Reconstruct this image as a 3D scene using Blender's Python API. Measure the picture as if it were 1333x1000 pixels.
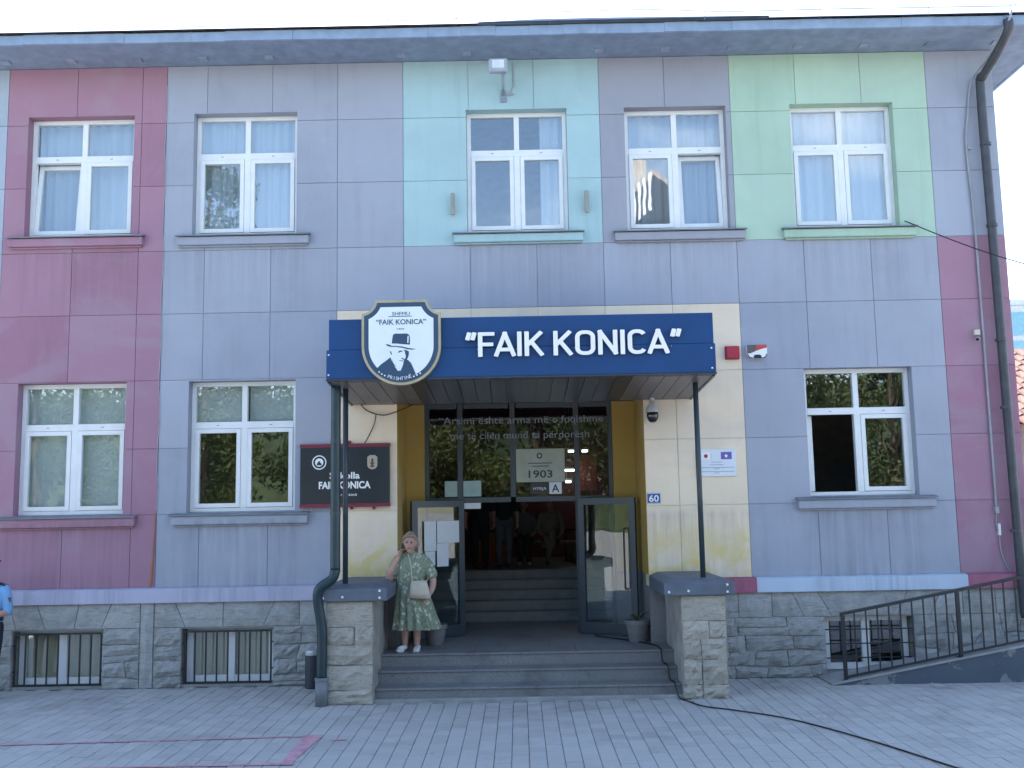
import bpy, bmesh, math, random, os
from mathutils import Vector, Matrix
import numpy as np
random.seed(7); rng = np.random.default_rng(7)
for o in list(bpy.data.objects): bpy.data.objects.remove(o)
SC = bpy.context.scene; COL = SC.collection
R = math.radians

# ------------------------------------------------------------------ camera
cam = bpy.data.cameras.new('camera'); cam_o = bpy.data.objects.new('camera', cam); COL.objects.link(cam_o)
cam.sensor_width = 36; cam.lens = 1300/1333*36; cam.clip_end = 2000
yaw, pitch, roll = 0.00504, 0.12257, -0.01814
fwd = Vector((-math.sin(yaw)*math.cos(pitch), math.cos(yaw)*math.cos(pitch), math.sin(pitch)))
rt = Vector((math.cos(yaw), math.sin(yaw), 0)); up = rt.cross(fwd)
rt2 = rt*math.cos(roll)+up*math.sin(roll); up2 = up*math.cos(roll)-rt*math.sin(roll)
m = Matrix((rt2, up2, -fwd)).transposed().to_4x4(); m.translation = (0, -14, 2.366)
cam_o.matrix_world = m
SC.camera = cam_o

# ------------------------------------------------------------------ sky, sun, exposure
SUN_EL, SUN_AZ = R(46), R(-8)      # the sun stands behind the building, azimuth measured from +Y towards +X
w = bpy.data.worlds.new('World'); SC.world = w; w.use_nodes = True
nt = w.node_tree; nt.nodes.clear(); N = nt.nodes.new; L = nt.links.new
out = N('ShaderNodeOutputWorld'); bg = N('ShaderNodeBackground'); sky = N('ShaderNodeTexSky')
sky.sky_type = 'NISHITA'; sky.sun_disc = False; sky.sun_elevation = SUN_EL; sky.sun_rotation = SUN_AZ
sky.air_density = 1.0; sky.dust_density = .7; sky.ozone_density = 1.5
tc = N('ShaderNodeTexCoord'); mp = N('ShaderNodeMapping'); mp.inputs['Scale'].default_value = (1.6, 1.6, 3.2)
ns = N('ShaderNodeTexNoise'); ns.inputs['Scale'].default_value = 1.7; ns.inputs['Detail'].default_value = 9; ns.inputs['Roughness'].default_value = .56
cr = N('ShaderNodeValToRGB'); cr.color_ramp.elements[0].position = .56; cr.color_ramp.elements[1].position = .80
cr.color_ramp.elements[1].color = (.85, .85, .85, 1)
mx = N('ShaderNodeMix'); mx.data_type = 'RGBA'
mx.inputs['B'].default_value = (8.2, 8.6, 9.2, 1)
L(tc.outputs['Generated'], mp.inputs['Vector']); L(mp.outputs['Vector'], ns.inputs['Vector']); L(ns.outputs['Fac'], cr.inputs['Fac'])
L(cr.outputs['Color'], mx.inputs['Factor']); L(sky.outputs['Color'], mx.inputs['A']); L(mx.outputs['Result'], bg.inputs['Color'])
bg.inputs['Strength'].default_value = .15; L(bg.outputs['Background'], out.inputs['Surface'])
sun = bpy.data.lights.new('sun', 'SUN'); sun.energy = 5.0; sun.angle = R(.53); sun.color = (1, .95, .87)
sun_o = bpy.data.objects.new('sun', sun); COL.objects.link(sun_o)
sd = Vector((math.sin(SUN_AZ)*math.cos(SUN_EL), math.cos(SUN_AZ)*math.cos(SUN_EL), math.sin(SUN_EL)))
sun_o.rotation_euler = sd.to_track_quat('Z', 'Y').to_euler(); sun_o.location = sd*60
SC.view_settings.view_transform = 'Standard'; SC.view_settings.look = 'None'; SC.view_settings.gamma = 1
SC.view_settings.use_curve_mapping = False; SC.view_settings.exposure = 1.82
SC.render.engine = 'CYCLES'; SC.cycles.transparent_max_bounces = 16; SC.cycles.max_bounces = 8
SC.cycles.use_denoising = True

# ------------------------------------------------------------------ materials
class NT:
    def __init__(s, name):
        s.m = bpy.data.materials.new(name); s.m.use_nodes = True; s.t = s.m.node_tree; s.b = s.t.nodes['Principled BSDF']
    def n(s, ty, **k):
        x = s.t.nodes.new(ty)
        for a, v in k.items(): setattr(x, a, v)
        return x
    def l(s, a, b): s.t.links.new(a, b)
    def noise(s, scale, detail=4, rough=.55, vec=None, sc=None, dist=0):
        x = s.n('ShaderNodeTexNoise'); x.inputs['Scale'].default_value = scale; x.inputs['Detail'].default_value = detail
        x.inputs['Roughness'].default_value = rough; x.inputs['Distortion'].default_value = dist
        v = vec or s.pos()
        if sc:
            mpp = s.n('ShaderNodeMapping'); mpp.inputs['Scale'].default_value = sc; s.l(v, mpp.inputs['Vector']); v = mpp.outputs['Vector']
        s.l(v, x.inputs['Vector']); return x.outputs['Fac']
    def pos(s):
        if not hasattr(s, '_p'): s._p = s.n('ShaderNodeNewGeometry')
        return s._p.outputs['Position']
    def ramp(s, fac, p0, p1, c0=(0, 0, 0, 1), c1=(1, 1, 1, 1)):
        x = s.n('ShaderNodeValToRGB'); e = x.color_ramp.elements; e[0].position = p0; e[1].position = p1; e[0].color = c0; e[1].color = c1
        s.l(fac, x.inputs['Fac']); return x.outputs['Color']
    def mix(s, a, b, fac, blend='MIX'):
        x = s.n('ShaderNodeMix', data_type='RGBA', blend_type=blend)
        for k, v in (('A', a), ('B', b), ('Factor', fac)):
            if hasattr(v, 'is_linked') or hasattr(v, 'links'): s.l(v, x.inputs[k])
            else: x.inputs[k].default_value = (*v, 1) if isinstance(v, tuple) and len(v) == 3 else v
        return x.outputs['Result']
    def bump(s, h, strength=.3, dist=.01):
        x = s.n('ShaderNodeBump'); x.inputs['Strength'].default_value = strength; x.inputs['Distance'].default_value = dist
        s.l(h, x.inputs['Height']); s.l(x.outputs['Normal'], s.b.inputs['Normal'])

def M(name, col, rough=.6, metal=0., var=.15, scale=6., bump=0., bscale=60., spec=.5, dirt=0.):
    k = NT(name); b = k.b
    f = k.noise(scale, 5)
    c = k.mix(tuple(x*(1-var) for x in col), tuple(min(1, x*(1+var)) for x in col), k.ramp(f, .3, .7))
    if dirt:
        d = k.ramp(k.noise(2.3, 7, .65), .5, .78)
        c = k.mix(c, tuple(x*.55 for x in col), k.mix((0, 0, 0), (dirt,)*3, d))
    k.l(c, b.inputs['Base Color'])
    b.inputs['Roughness'].default_value = rough; b.inputs['Metallic'].default_value = metal; b.inputs['Specular IOR Level'].default_value = spec
    if bump: k.bump(k.noise(bscale, 4), bump, .01)
    return k.m

def plaster(name, col, grime=.5, yellow=False):
    k = NT(name); b = k.b
    big = k.ramp(k.noise(.9, 6, .6), .3, .72)
    c = k.mix(tuple(x*.86 for x in col), tuple(min(1, x*1.10) for x in col), big)
    fine = k.ramp(k.noise(38, 5, .7), .28, .75)
    c = k.mix(c, tuple(x*.86 for x in col), k.mix((0, 0, 0), (.45,)*3, fine))
    # rain streaks and rubbed patches
    st = k.ramp(k.noise(1, 6, .65, sc=(5.5, 5.5, .55)), .52, .78)
    c = k.mix(c, tuple(x*.62+.02 for x in col), k.mix((0, 0, 0), (grime,)*3, st))
    pt = k.ramp(k.noise(2.6, 8, .7, dist=.6), .60, .70)
    g = sum(col)/3
    c = k.mix(c, tuple(.5*x+.5*g*1.12 for x in col), k.mix((0, 0, 0), (.5,)*3, pt))
    inf = k.n('ShaderNodeObjectInfo')
    c = k.mix(c, tuple(min(1, x*1.0+.055) for x in col), k.mix((0, 0, 0), (.55,)*3, inf.outputs['Random']))
    fd = k.ramp(k.noise(.55, 5, .6, sc=(1, 1, 1.4), dist=.8), .50, .62)
    c = k.mix(c, tuple(.55*x+.45*y for x, y in zip(col, (.36, .375, .42))), k.mix((0, 0, 0), (.45,)*3, fd))
    # rain-washed dirt below the window sills and splash grime along the base
    sx = k.n('ShaderNodeSeparateXYZ'); k.l(k.pos(), sx.inputs[0])
    def ramp_axis(axis, lo, hi, stops):
        mr = k.n('ShaderNodeMapRange'); mr.inputs['From Min'].default_value = lo; mr.inputs['From Max'].default_value = hi; k.l(sx.outputs[axis], mr.inputs['Value'])
        x = k.n('ShaderNodeValToRGB'); el = x.color_ramp.elements
        for q, (p, v) in enumerate(stops):
            e = el[q] if q < 2 else el.new(0.99); e.position = (p-lo)/(hi-lo); e.color = (v, v, v, 1)
        k.l(mr.outputs['Result'], x.inputs['Fac']); return x.outputs['Color']
    xs_ = []
    for a, b_ in ((-7.2, -5.4), (-4.75, -3.0), (-.8, .9), (1.5, 3.2), (3.95, 5.65)): xs_ += [(a-.08, .12), (a+.12, 1), (b_-.12, 1), (b_+.08, .12)]
    gx = ramp_axis('X', -8, 8, xs_); gz = ramp_axis('Z', 0, 9, [(1.35, .75), (1.7, .35), (2.22, 1), (2.3, 0), (4.9, 0), (5.3, .2), (6.1, .62), (6.14, 0)])
    sk = k.ramp(k.noise(1, 7, .72, sc=(10, 10, .5)), .40, .72)
    dm = k.mix(k.mix(gx, gz, (1.0), 'MULTIPLY'), sk, 1.0, 'MULTIPLY')
    c = k.mix(c, tuple(x*.35+.05 for x in col), k.mix((0, 0, 0), dm, .72))
    if yellow:
        yz = ramp_axis('Z', 0, 9, [(1.35, 1), (1.75, .8), (2.25, 0)])
        ym = k.mix(yz, k.ramp(k.noise(1.9, 7, .65, dist=.8), .46, .62), 1.0, 'MULTIPLY'); c = k.mix(c, (.62, .50, .13), k.mix((0, 0, 0), ym, .75))
    ck = k.ramp(k.noise(7, 9, .75, sc=(1.6, 1.6, .7), dist=1.2), .66, .72)
    c = k.mix(c, tuple(x*.6 for x in col), k.mix((0, 0, 0), (.55,)*3, ck))
    k.l(c, b.inputs['Base Color']); b.inputs['Roughness'].default_value = .88; b.inputs['Specular IOR Level'].default_value = .25
    h = k.mix(k.noise(120, 3), k.noise(9, 4), .5)
    k.bump(h, .35, .006)
    return k.m

def stone(name, col, bump=.8, moss=0.):
    k = NT(name); b = k.b
    inf = k.n('ShaderNodeObjectInfo')
    c = k.mix(tuple(x*.7 for x in col), tuple(min(1, x*1.25) for x in col), k.ramp(k.noise(5, 8, .65), .3, .7))
    c = k.mix(c, tuple(min(1, x*1.25) for x in col), k.mix((0, 0, 0), (.7,)*3, inf.outputs['Random']))
    c = k.mix(c, tuple(x*.45 for x in col), k.mix((0, 0, 0), (.6,)*3, k.ramp(k.noise(22, 6, .7), .55, .75)))
    c = k.mix(c, tuple(x*.5 for x in col), k.mix((0, 0, 0), (.6,)*3, k.ramp(k.noise(1, 7, .7, sc=(4, 4, 26), dist=1.5), .52, .66)))
    if moss: c = k.mix(c, (.09, .11, .06), k.mix((0, 0, 0), (moss,)*3, k.ramp(k.noise(3.5, 6, .7), .58, .7)))
    k.l(c, b.inputs['Base Color']); b.inputs['Roughness'].default_value = .9; b.inputs['Specular IOR Level'].default_value = .3
    k.bump(k.mix(k.mix(k.noise(14, 7, .65), k.noise(1, 7, .7, sc=(5, 5, 30), dist=1.2), .5), k.noise(60, 5), .25), bump, .05)
    return k.m

def glass_mat(name, tint=(.94, .965, .965), ior=1.7, wav=.0022, wscale=1.3):
    k = NT(name); t = k.t; t.nodes.remove(k.b); o = t.nodes['Material Output']
    tr = k.n('ShaderNodeBsdfTransparent'); tr.inputs['Color'].default_value = (*tint, 1)
    gl = k.n('ShaderNodeBsdfGlossy'); gl.inputs['Roughness'].default_value = 0.0
    lw = k.n('ShaderNodeLayerWeight'); lw.inputs['Blend'].default_value = .5     # same reflectance from both faces of a pane
    pw = k.n('ShaderNodeMath', operation='POWER'); pw.inputs[1].default_value = 5; k.l(lw.outputs['Facing'], pw.inputs[0])
    fr = k.n('ShaderNodeMath', operation='MULTIPLY_ADD'); r0 = ((ior-1)/(ior+1))**2; fr.inputs[1].default_value = 1-r0; fr.inputs[2].default_value = r0; k.l(pw.outputs[0], fr.inputs[0])
    mxs = k.n('ShaderNodeMixShader'); bp = k.n('ShaderNodeBump'); bp.inputs['Strength'].default_value = wav; bp.inputs['Distance'].default_value = 1.
    k.l(k.noise(wscale, 2, .4), bp.inputs['Height']); k.l(bp.outputs['Normal'], gl.inputs['Normal'])
    k.l(fr.outputs[0], mxs.inputs['Fac']); k.l(tr.outputs['BSDF'], mxs.inputs[1]); k.l(gl.outputs['BSDF'], mxs.inputs[2])
    k.l(mxs.outputs['Shader'], o.inputs['Surface']); return k.m

def curtain_mat(name, col):
    k = NT(name); k.b.inputs['Roughness'].default_value = .9
    f = k.noise(1, 3, .5, sc=(22, 22, .5))
    k.l(k.mix(tuple(x*.8 for x in col), col, f), k.b.inputs['Base Color']); return k.m

def leaf_mat(name, a, b_):
    k = NT(name); inf = k.n('ShaderNodeNewGeometry')
    c = k.mix(a, b_, inf.outputs['Random Per Island'])
    k.l(c, k.b.inputs['Base Color']); k.b.inputs['Roughness'].default_value = .55
    k.b.inputs['Subsurface Weight'].default_value = 0
    tl = k.n('ShaderNodeBsdfTranslucent'); k.l(c, tl.inputs['Color'])
    mxs = k.n('ShaderNodeMixShader'); mxs.inputs['Fac'].default_value = .35
    k.l(k.b.outputs['BSDF'], mxs.inputs[1]); k.l(tl.outputs['BSDF'], mxs.inputs[2])
    k.l(mxs.outputs['Shader'], k.t.nodes['Material Output'].inputs['Surface']); return k.m

def emit(name, col, s):
    k = NT(name); k.b.inputs['Emission Color'].default_value = (*col, 1); k.b.inputs['Emission Strength'].default_value = s
    k.b.inputs['Base Color'].default_value = (*col, 1); return k.m

LAV = plaster('plaster_lavender', (.335, .367, .44)); LAVG = plaster('plaster_grey_lavender', (.30, .315, .37))
LEFTB = plaster('plaster_blue_grey', (.36, .42, .50))
PINK = plaster('plaster_old_rose', (.33, .18, .25)); CYAN = plaster('plaster_pale_cyan', (.36, .53, .555))
GREEN = plaster('plaster_pale_green', (.385, .54, .43)); CREAM = plaster('plaster_cream', (.79, .67, .51), .25, True)
OCHRE = plaster('plaster_ochre', (.42, .28, .07), .2)
BANDL = plaster('plaster_band_lilac', (.45, .45, .57), .2); BANDB = plaster('plaster_band_pale_blue', (.48, .58, .70), .2)
BANDP = plaster('plaster_band_rose', (.36, .10, .17), .2)
STONE = stone('grey_rough_stone', (.355, .36, .35), 1.0); SLAB = stone('grey_dressed_stone', (.345, .35, .34), .45)
PIERST = stone('pale_pier_stone', (.40, .37, .315), .8, .5); MORTAR = stone('mortar', (.26, .255, .24), .4)
GRANITE = NT('granite')
def _gr(k):
    c = k.mix((.14, .145, .15), (.26, .26, .265), k.ramp(k.noise(90, 3, .7), .4, .6))
    c = k.mix(c, (.16, .165, .17), k.ramp(k.noise(1.5, 4), .35, .7)); c = k.mix(c, (.09, .09, .09), k.mix((0, 0, 0), (.6,)*3, k.ramp(k.noise(3.1, 8, .72), .54, .66))); k.l(c, k.b.inputs['Base Color']); k.b.inputs['Roughness'].default_value = .5
_gr(GRANITE); GRANITE = GRANITE.m
NOSE = M('step_nosing', (.12, .125, .13), .45); CAPM = M('cap_grey_paint', (.10, .125, .16), .55, dirt=.5, bump=.2, bscale=25)
WHITE = M('white_pvc', (.72, .75, .76), .35, var=.04); FRAMEG = M('door_frame_dark', (.035, .05, .065), .4, var=.08)
GLASS = glass_mat('window_glass', ior=2.25); GLASSD = glass_mat('door_glass', (.78, .84, .86), ior=1.75, wav=.002)
SILLM = M('sill_flashing', (.16, .185, .22), .5, dirt=.5); NAVY = M('navy_panel', (.008, .055, .175), .5, var=.12, scale=1.2, spec=.3, dirt=.25, bump=.05, bscale=3)
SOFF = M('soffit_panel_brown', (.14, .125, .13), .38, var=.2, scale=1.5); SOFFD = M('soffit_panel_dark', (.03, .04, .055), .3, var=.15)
LETTER = M('letter_white', (.82, .83, .82), .4, var=.03); LETEDGE = M('letter_edge', (.25, .26, .28), .5)
GOLD = M('shield_gold', (.42, .36, .22), .4, .2); SNAVY = M('shield_navy', (.02, .06, .12), .4, var=.06); SWHITE = M('shield_white', (.72, .78, .80), .4, var=.03)
BLACKP = M('sign_black', (.013, .02, .028), .3, var=.1); SRED = M('sign_red', (.17, .012, .035), .4); DARKT = M('print_dark', (.03, .035, .045), .6)
PIPEG = M('pipe_dark_green', (.012, .035, .045), .4, var=.2); PIPEB = M('pipe_dark_grey', (.05, .055, .065), .5, var=.25, dirt=.4); PIPEL = M('pipe_grey_boot', (.17, .19, .20), .6, dirt=.6)
POSTM = M('post_dark', (.03, .045, .055), .4, var=.2); BLKM = M('rail_black_paint', (.018, .022, .028), .4, var=.3)
RAMPW = M('ramp_wall_paint', (.075, .095, .125), .8, var=.2, scale=3, bump=.3, bscale=30)
def _ramp():
    k = NT('ramp_chipped_paint')
    c = k.mix((.06, .08, .11), (.09, .11, .14), k.noise(3, 5)); ch = k.ramp(k.noise(1.9, 7, .62, dist=.4), .545, .56)
    c = k.mix(c, (.20, .21, .215), ch); k.l(c, k.b.inputs['Base Color']); k.b.inputs['Roughness'].default_value = .8; k.bump(k.noise(40, 4), .3, .01); return k.m
RAMPW = _ramp()
CONC = M('concrete', (.30, .30, .29), .9, var=.2, scale=3, bump=.3, dirt=.4)
SKIN = M('skin', (.46, .27, .21), .55, var=.08, scale=20); HAIRG = M('hair_ash_blonde', (.27, .205, .15), .7, var=.3, scale=60, bump=.6, bscale=90)
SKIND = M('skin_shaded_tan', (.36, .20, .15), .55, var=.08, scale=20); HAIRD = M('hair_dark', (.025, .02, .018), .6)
BLUESH = M('police_shirt', (.17, .36, .62), .8, var=.12); NAVYC = M('navy_cloth', (.012, .016, .03), .85)
SHOEW = M('shoe_white', (.62, .62, .60), .6); BAGM = M('bag_beige', (.50, .44, .34), .6, var=.1, bump=.2); DARKC = M('dark_cloth', (.015, .017, .022), .9)
GREYC = M('grey_cloth', (.09, .10, .115), .9); KHAKI = M('khaki_cloth', (.17, .155, .13), .9)
PAPER = M('paper', (.62, .66, .68), .8, var=.05); PAPERG = M('paper_greenish', (.35, .38, .32), .7, var=.1); BLUEP = M('plate_blue', (.02, .09, .33), .4, var=.05)
REDP = M('alarm_red', (.40, .02, .05), .35, var=.1); PAINT = M('court_red_paint', (.50, .27, .31), .85, var=.25, scale=9)
CAMW = M('camera_grey', (.42, .44, .46), .4); CAMD = M('camera_dark_dome', (.01, .012, .016), .08, spec=.8)
INTW = M('interior_wall', (.30, .27, .25), .9); INTF = M('interior_floor', (.16, .16, .16), .5); INTR = M('interior_wall_dull_red', (.16, .06, .07), .9)
STAIRI = M('interior_stair_stone', (.17, .185, .19), .5, var=.15); ORANGE = M('orange_box', (.45, .15, .04), .6)
ROOFM = M('roof_sheet_dark', (.19, .22, .27), .5, .3, dirt=.4); FASC = M('eave_fascia', (.23, .31, .43), .6, var=.12, dirt=.35); SOFE = M('eave_soffit', (.20, .255, .35), .8, dirt=.3)
SOFEV = M('vent_pale', (.25, .30, .39), .6)
CURT = curtain_mat('sheer_curtain', (.46, .53, .61)); BLIND = M('roller_blind', (.56, .62, .60), .8, var=.06); BEIGE = curtain_mat('beige_drape', (.66, .60, .44))
TERRA = M('roof_tile_terracotta', (.24, .105, .08), .8, var=.3, scale=5); POTM = M('pot_grey_plastic', (.16, .16, .165), .6); LEAFP = leaf_mat('pot_plant_leaf', (.03, .07, .025), (.07, .12, .04))
LEAF1 = leaf_mat('leaf_mid_green', (.045, .07, .022), (.10, .13, .045)); LEAF2 = leaf_mat('leaf_dark_green', (.018, .035, .014), (.05, .08, .025)); LEAF3 = leaf_mat('leaf_yellow_green', (.06, .085, .02), (.13, .15, .045))
BARK = M('bark', (.10, .075, .055), .95, bump=.6, bscale=20)
TUBE = emit('tube_light', (1, .97, .88), 3.0)
TOWG = M('tower_glass', (.16, .30, .36), .15, .3, var=.15); TOWW = M('tower_cladding', (.45, .50, .55), .6)
WIRE = M('cable_black', (.012, .012, .014), .5); WIREG = M('conduit_grey', (.30, .31, .34), .5)
DRESS = NT('dress_print')
def _dr(k):
    v = k.n('ShaderNodeTexVoronoi', feature='F1'); v.inputs['Scale'].default_value = 17; mpp = k.n('ShaderNodeMapping'); mpp.inputs['Scale'].default_value = (1, 1, .7)
    wv = k.n('ShaderNodeTexNoise'); wv.inputs['Scale'].default_value = 9; wv.inputs['Detail'].default_value = 3
    ad = k.n('ShaderNodeVectorMath', operation='MULTIPLY_ADD'); ad.inputs[1].default_value = (.12, .12, .12); k.l(k.pos(), wv.inputs['Vector'])
    k.l(wv.outputs['Color'], ad.inputs[0]); k.l(k.pos(), ad.inputs[2]); k.l(ad.outputs[0], mpp.inputs['Vector']); k.l(mpp.outputs['Vector'], v.inputs['Vector'])
    c = k.mix((.50, .52, .43), (.22, .25, .175), k.ramp(v.outputs['Distance'], .22, .42))
    c = k.mix(c, (.10, .15, .09), k.mix((0, 0, 0), (.6,)*3, k.ramp(k.noise(26, 4), .52, .6)))
    k.l(c, k.b.inputs['Base Color']); k.b.inputs['Roughness'].default_value = .85
_dr(DRESS); DRESS = DRESS.m
PAVE = NT('paver_concrete')
def _pv(k):
    inf = k.n('ShaderNodeNewGeometry')
    c = k.mix((.35, .34, .325), (.44, .425, .40), inf.outputs['Random Per Island'])
    c = k.mix(c, (.48, .48, .47), k.mix((0, 0, 0), (.4,)*3, k.ramp(k.noise(1.1, 6, .6), .4, .7)))
    c = k.mix(c, (.26, .25, .24), k.mix((0, 0, 0), (.6,)*3, k.ramp(k.noise(.8, 8, .68), .55, .75)))
    c = k.mix(c, (.29, .28, .265), k.mix((0, 0, 0), (.5,)*3, k.ramp(k.noise(70, 4), .5, .7)))
    sp = k.n('ShaderNodeTexVoronoi', feature='F1'); sp.inputs['Scale'].default_value = 2.2; k.l(k.pos(), sp.inputs['Vector'])
    c = k.mix(c, (.12, .115, .11), k.mix((0, 0, 0), (.7,)*3, k.ramp(sp.outputs['Distance'], .045, .03, (1, 1, 1, 1), (0, 0, 0, 1)) if False else k.ramp(sp.outputs['Distance'], .025, .05, (1, 1, 1, 1), (0, 0, 0, 1))))
    c = k.mix(c, (.21, .205, .195), k.mix((0, 0, 0), (.55,)*3, k.ramp(k.noise(.45, 9, .72, dist=1.0), .56, .66)))
    k.l(c, k.b.inputs['Base Color']); k.b.inputs['Roughness'].default_value = .85; k.bump(k.noise(90, 4), .3, .006)
_pv(PAVE); PAVE = PAVE.m
PAVEJ = M('paver_joint_sand', (.24, .23, .22), .95)
def _grd():
    k = NT('forecourt_ground'); br = k.n('ShaderNodeTexBrick'); br.inputs['Scale'].default_value = 1; br.inputs['Brick Width'].default_value = .2; br.inputs['Row Height'].default_value = .167
    br.inputs['Mortar Size'].default_value = .004; br.inputs['Color1'].default_value = (.39, .375, .36, 1); br.inputs['Color2'].default_value = (.48, .46, .435, 1); br.inputs['Mortar'].default_value = (.1, .1, .1, 1)
    k.l(k.pos(), br.inputs['Vector']); k.l(br.outputs['Color'], k.b.inputs['Base Color']); k.b.inputs['Roughness'].default_value = .9; return k.m
GRD = _grd()

# ------------------------------------------------------------------ helpers
def root_loc(o):
    while o.parent: o = o.parent
    return Vector(o.location)
class MB:
    def __init__(s): s.v = []; s.f = []; s.mi = []
    def add(s, vs, fs, mi=0):
        n = len(s.v); s.v += [tuple(p) for p in vs]; s.f += [tuple(i+n for i in f) for f in fs]; s.mi += [mi]*len(fs); return s
    def box(s, x0, x1, y0, y1, z0, z1, mi=0):
        return s.add([(x0,y0,z0),(x1,y0,z0),(x1,y1,z0),(x0,y1,z0),(x0,y0,z1),(x1,y0,z1),(x1,y1,z1),(x0,y1,z1)],
                     [(0,3,2,1),(4,5,6,7),(0,1,5,4),(1,2,6,5),(2,3,7,6),(3,0,4,7)], mi)
    def prism(s, poly, y0, y1, mi=0):     # polygon in x,z extruded along y (y0 faces the viewer)
        a = sum(poly[i][0]*poly[(i+1) % len(poly)][1]-poly[(i+1) % len(poly)][0]*poly[i][1] for i in range(len(poly)))
        if a < 0: poly = poly[::-1]
        n = len(poly); vs = [(x,y0,z) for x,z in poly]+[(x,y1,z) for x,z in poly]
        return s.add(vs, [tuple(range(n)), tuple(range(2*n-1, n-1, -1))]+[(i,i+n,(i+1) % n+n,(i+1) % n) for i in range(n)], mi)
    def tube(s, pts, r, n=8, mi=0, cap=True, ry=None):
        pts = [Vector(p) for p in pts]; rs = r if isinstance(r, (list, tuple)) else [r]*len(pts); vs = []
        up_ = None
        for i, p in enumerate(pts):
            d = (pts[min(i+1, len(pts)-1)]-pts[max(i-1, 0)]).normalized()
            if up_ is None: up_ = Vector((0,0,1)) if abs(d.z) < .9 else Vector((0,1,0))
            a = d.cross(up_).normalized(); b = a.cross(d).normalized(); up_ = b
            for j in range(n):
                t = 2*math.pi*j/n; vs.append(p+a*rs[i]*math.cos(t)+b*(ry or rs[i])*math.sin(t))
        fs = [(i*n+j, i*n+(j+1) % n, (i+1)*n+(j+1) % n, (i+1)*n+j) for i in range(len(pts)-1) for j in range(n)]
        if cap: fs += [tuple(range(n-1, -1, -1)), tuple((len(pts)-1)*n+j for j in range(n))]
        return s.add(vs, fs, mi)
    def lathe(s, prof, c=(0,0,0), n=16, mi=0, axis='z'):   # prof: (r, h)
        vs = []
        for r, h in prof:
            for j in range(n):
                t = 2*math.pi*j/n; a, b = r*math.cos(t), r*math.sin(t)
                vs.append((c[0]+a, c[1]+b, c[2]+h) if axis == 'z' else (c[0]+a, c[1]+h, c[2]+b))
        fs = [(i*n+j, i*n+(j+1) % n, (i+1)*n+(j+1) % n, (i+1)*n+j) for i in range(len(prof)-1) for j in range(n)]
        fs += [tuple(range(n-1, -1, -1)), tuple((len(prof)-1)*n+j for j in range(n))]
        return s.add(vs, fs, mi)
    def build(s, name, mats, parent=None, smooth=False, bevel=0, kind=None, loc=None):
        me = bpy.data.meshes.new(name); off = root_loc(parent) if parent else Vector((0,0,0))
        if loc is not None: off = Vector(loc)
        me.from_pydata([tuple(Vector(p)-off) for p in s.v], [], s.f)
        for m_ in (mats if isinstance(mats, (list, tuple)) else [mats]): me.materials.append(m_)
        me.polygons.foreach_set('material_index', s.mi)
        bm = bmesh.new(); bm.from_mesh(me); bmesh.ops.recalc_face_normals(bm, faces=bm.faces)
        if bevel: bmesh.ops.bevel(bm, geom=list(bm.edges), offset=bevel, segments=1, affect='EDGES', profile=.5, clamp_overlap=True)
        bm.to_mesh(me); bm.free()
        if smooth: me.polygons.foreach_set('use_smooth', [True]*len(me.polygons))
        o = bpy.data.objects.new(name, me); COL.objects.link(o)
        if parent: o.parent = parent
        elif loc is not None: o.location = loc
        if kind: o['kind'] = kind
        return o
def tag(o, label=None, cat=None, group=None, kind=None):
    if label: o['label'] = label
    if cat: o['category'] = cat
    if group: o['group'] = group
    if kind: o['kind'] = kind
    return o
def thing(name, label, cat, loc=(0,0,0), group=None):
    o = bpy.data.objects.new(name, None); COL.objects.link(o); o.location = loc; o.empty_display_size = .2
    return tag(o, label, cat, group)
def B(name, mats, parent, *b, bevel=0): return MB().box(*b).build(name, mats, parent, bevel=bevel)
def cells(mb, xs, zs, pred, y0, y1):
    xs = sorted(set(round(x, 4) for x in xs)); zs = sorted(set(round(z, 4) for z in zs))
    nx, nz = len(xs)-1, len(zs)-1
    g = [[pred((xs[i]+xs[i+1])/2, (zs[j]+zs[j+1])/2) for j in range(nz)] for i in range(nx)]
    get = lambda i, j: g[i][j] if 0 <= i < nx and 0 <= j < nz else -1
    for i in range(nx):
        for j in range(nz):
            k = g[i][j]
            if k < 0: continue
            a, b, c, d = xs[i], xs[i+1], zs[j], zs[j+1]
            mb.add([(a,y0,c),(b,y0,c),(b,y0,d),(a,y0,d)], [(0,1,2,3)], k)
            for (di, dj, q) in ((-1,0,[(a,c),(a,d)]),(1,0,[(b,d),(b,c)]),(0,-1,[(b,c),(a,c)]),(0,1,[(a,d),(b,d)])):
                if get(i+di, j+dj) < 0:
                    (p, r), (s_, t) = q; mb.add([(p,y0,r),(s_,y0,t),(s_,y1,t),(p,y1,r)], [(0,1,2,3)], k)
    return mb
def text_geo(s, size, ext=.004, off=0., sx=1., res=3, spacing=1.):
    cu = bpy.data.curves.new('t', 'FONT'); cu.body = s; cu.size = size; cu.extrude = ext; cu.offset = off; cu.resolution_u = res; cu.space_character = spacing
    o = bpy.data.objects.new('t', cu); COL.objects.link(o); bpy.context.view_layer.update()
    me = bpy.data.meshes.new_from_object(o.evaluated_get(bpy.context.evaluated_depsgraph_get()))
    bpy.data.objects.remove(o); bpy.data.curves.remove(cu)
    v = np.array([(p.co.x*sx, -p.co.z, p.co.y) for p in me.vertices]).reshape(-1, 3)
    f = [tuple(p.vertices) for p in me.polygons]; bpy.data.meshes.remove(me); return v, f
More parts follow.
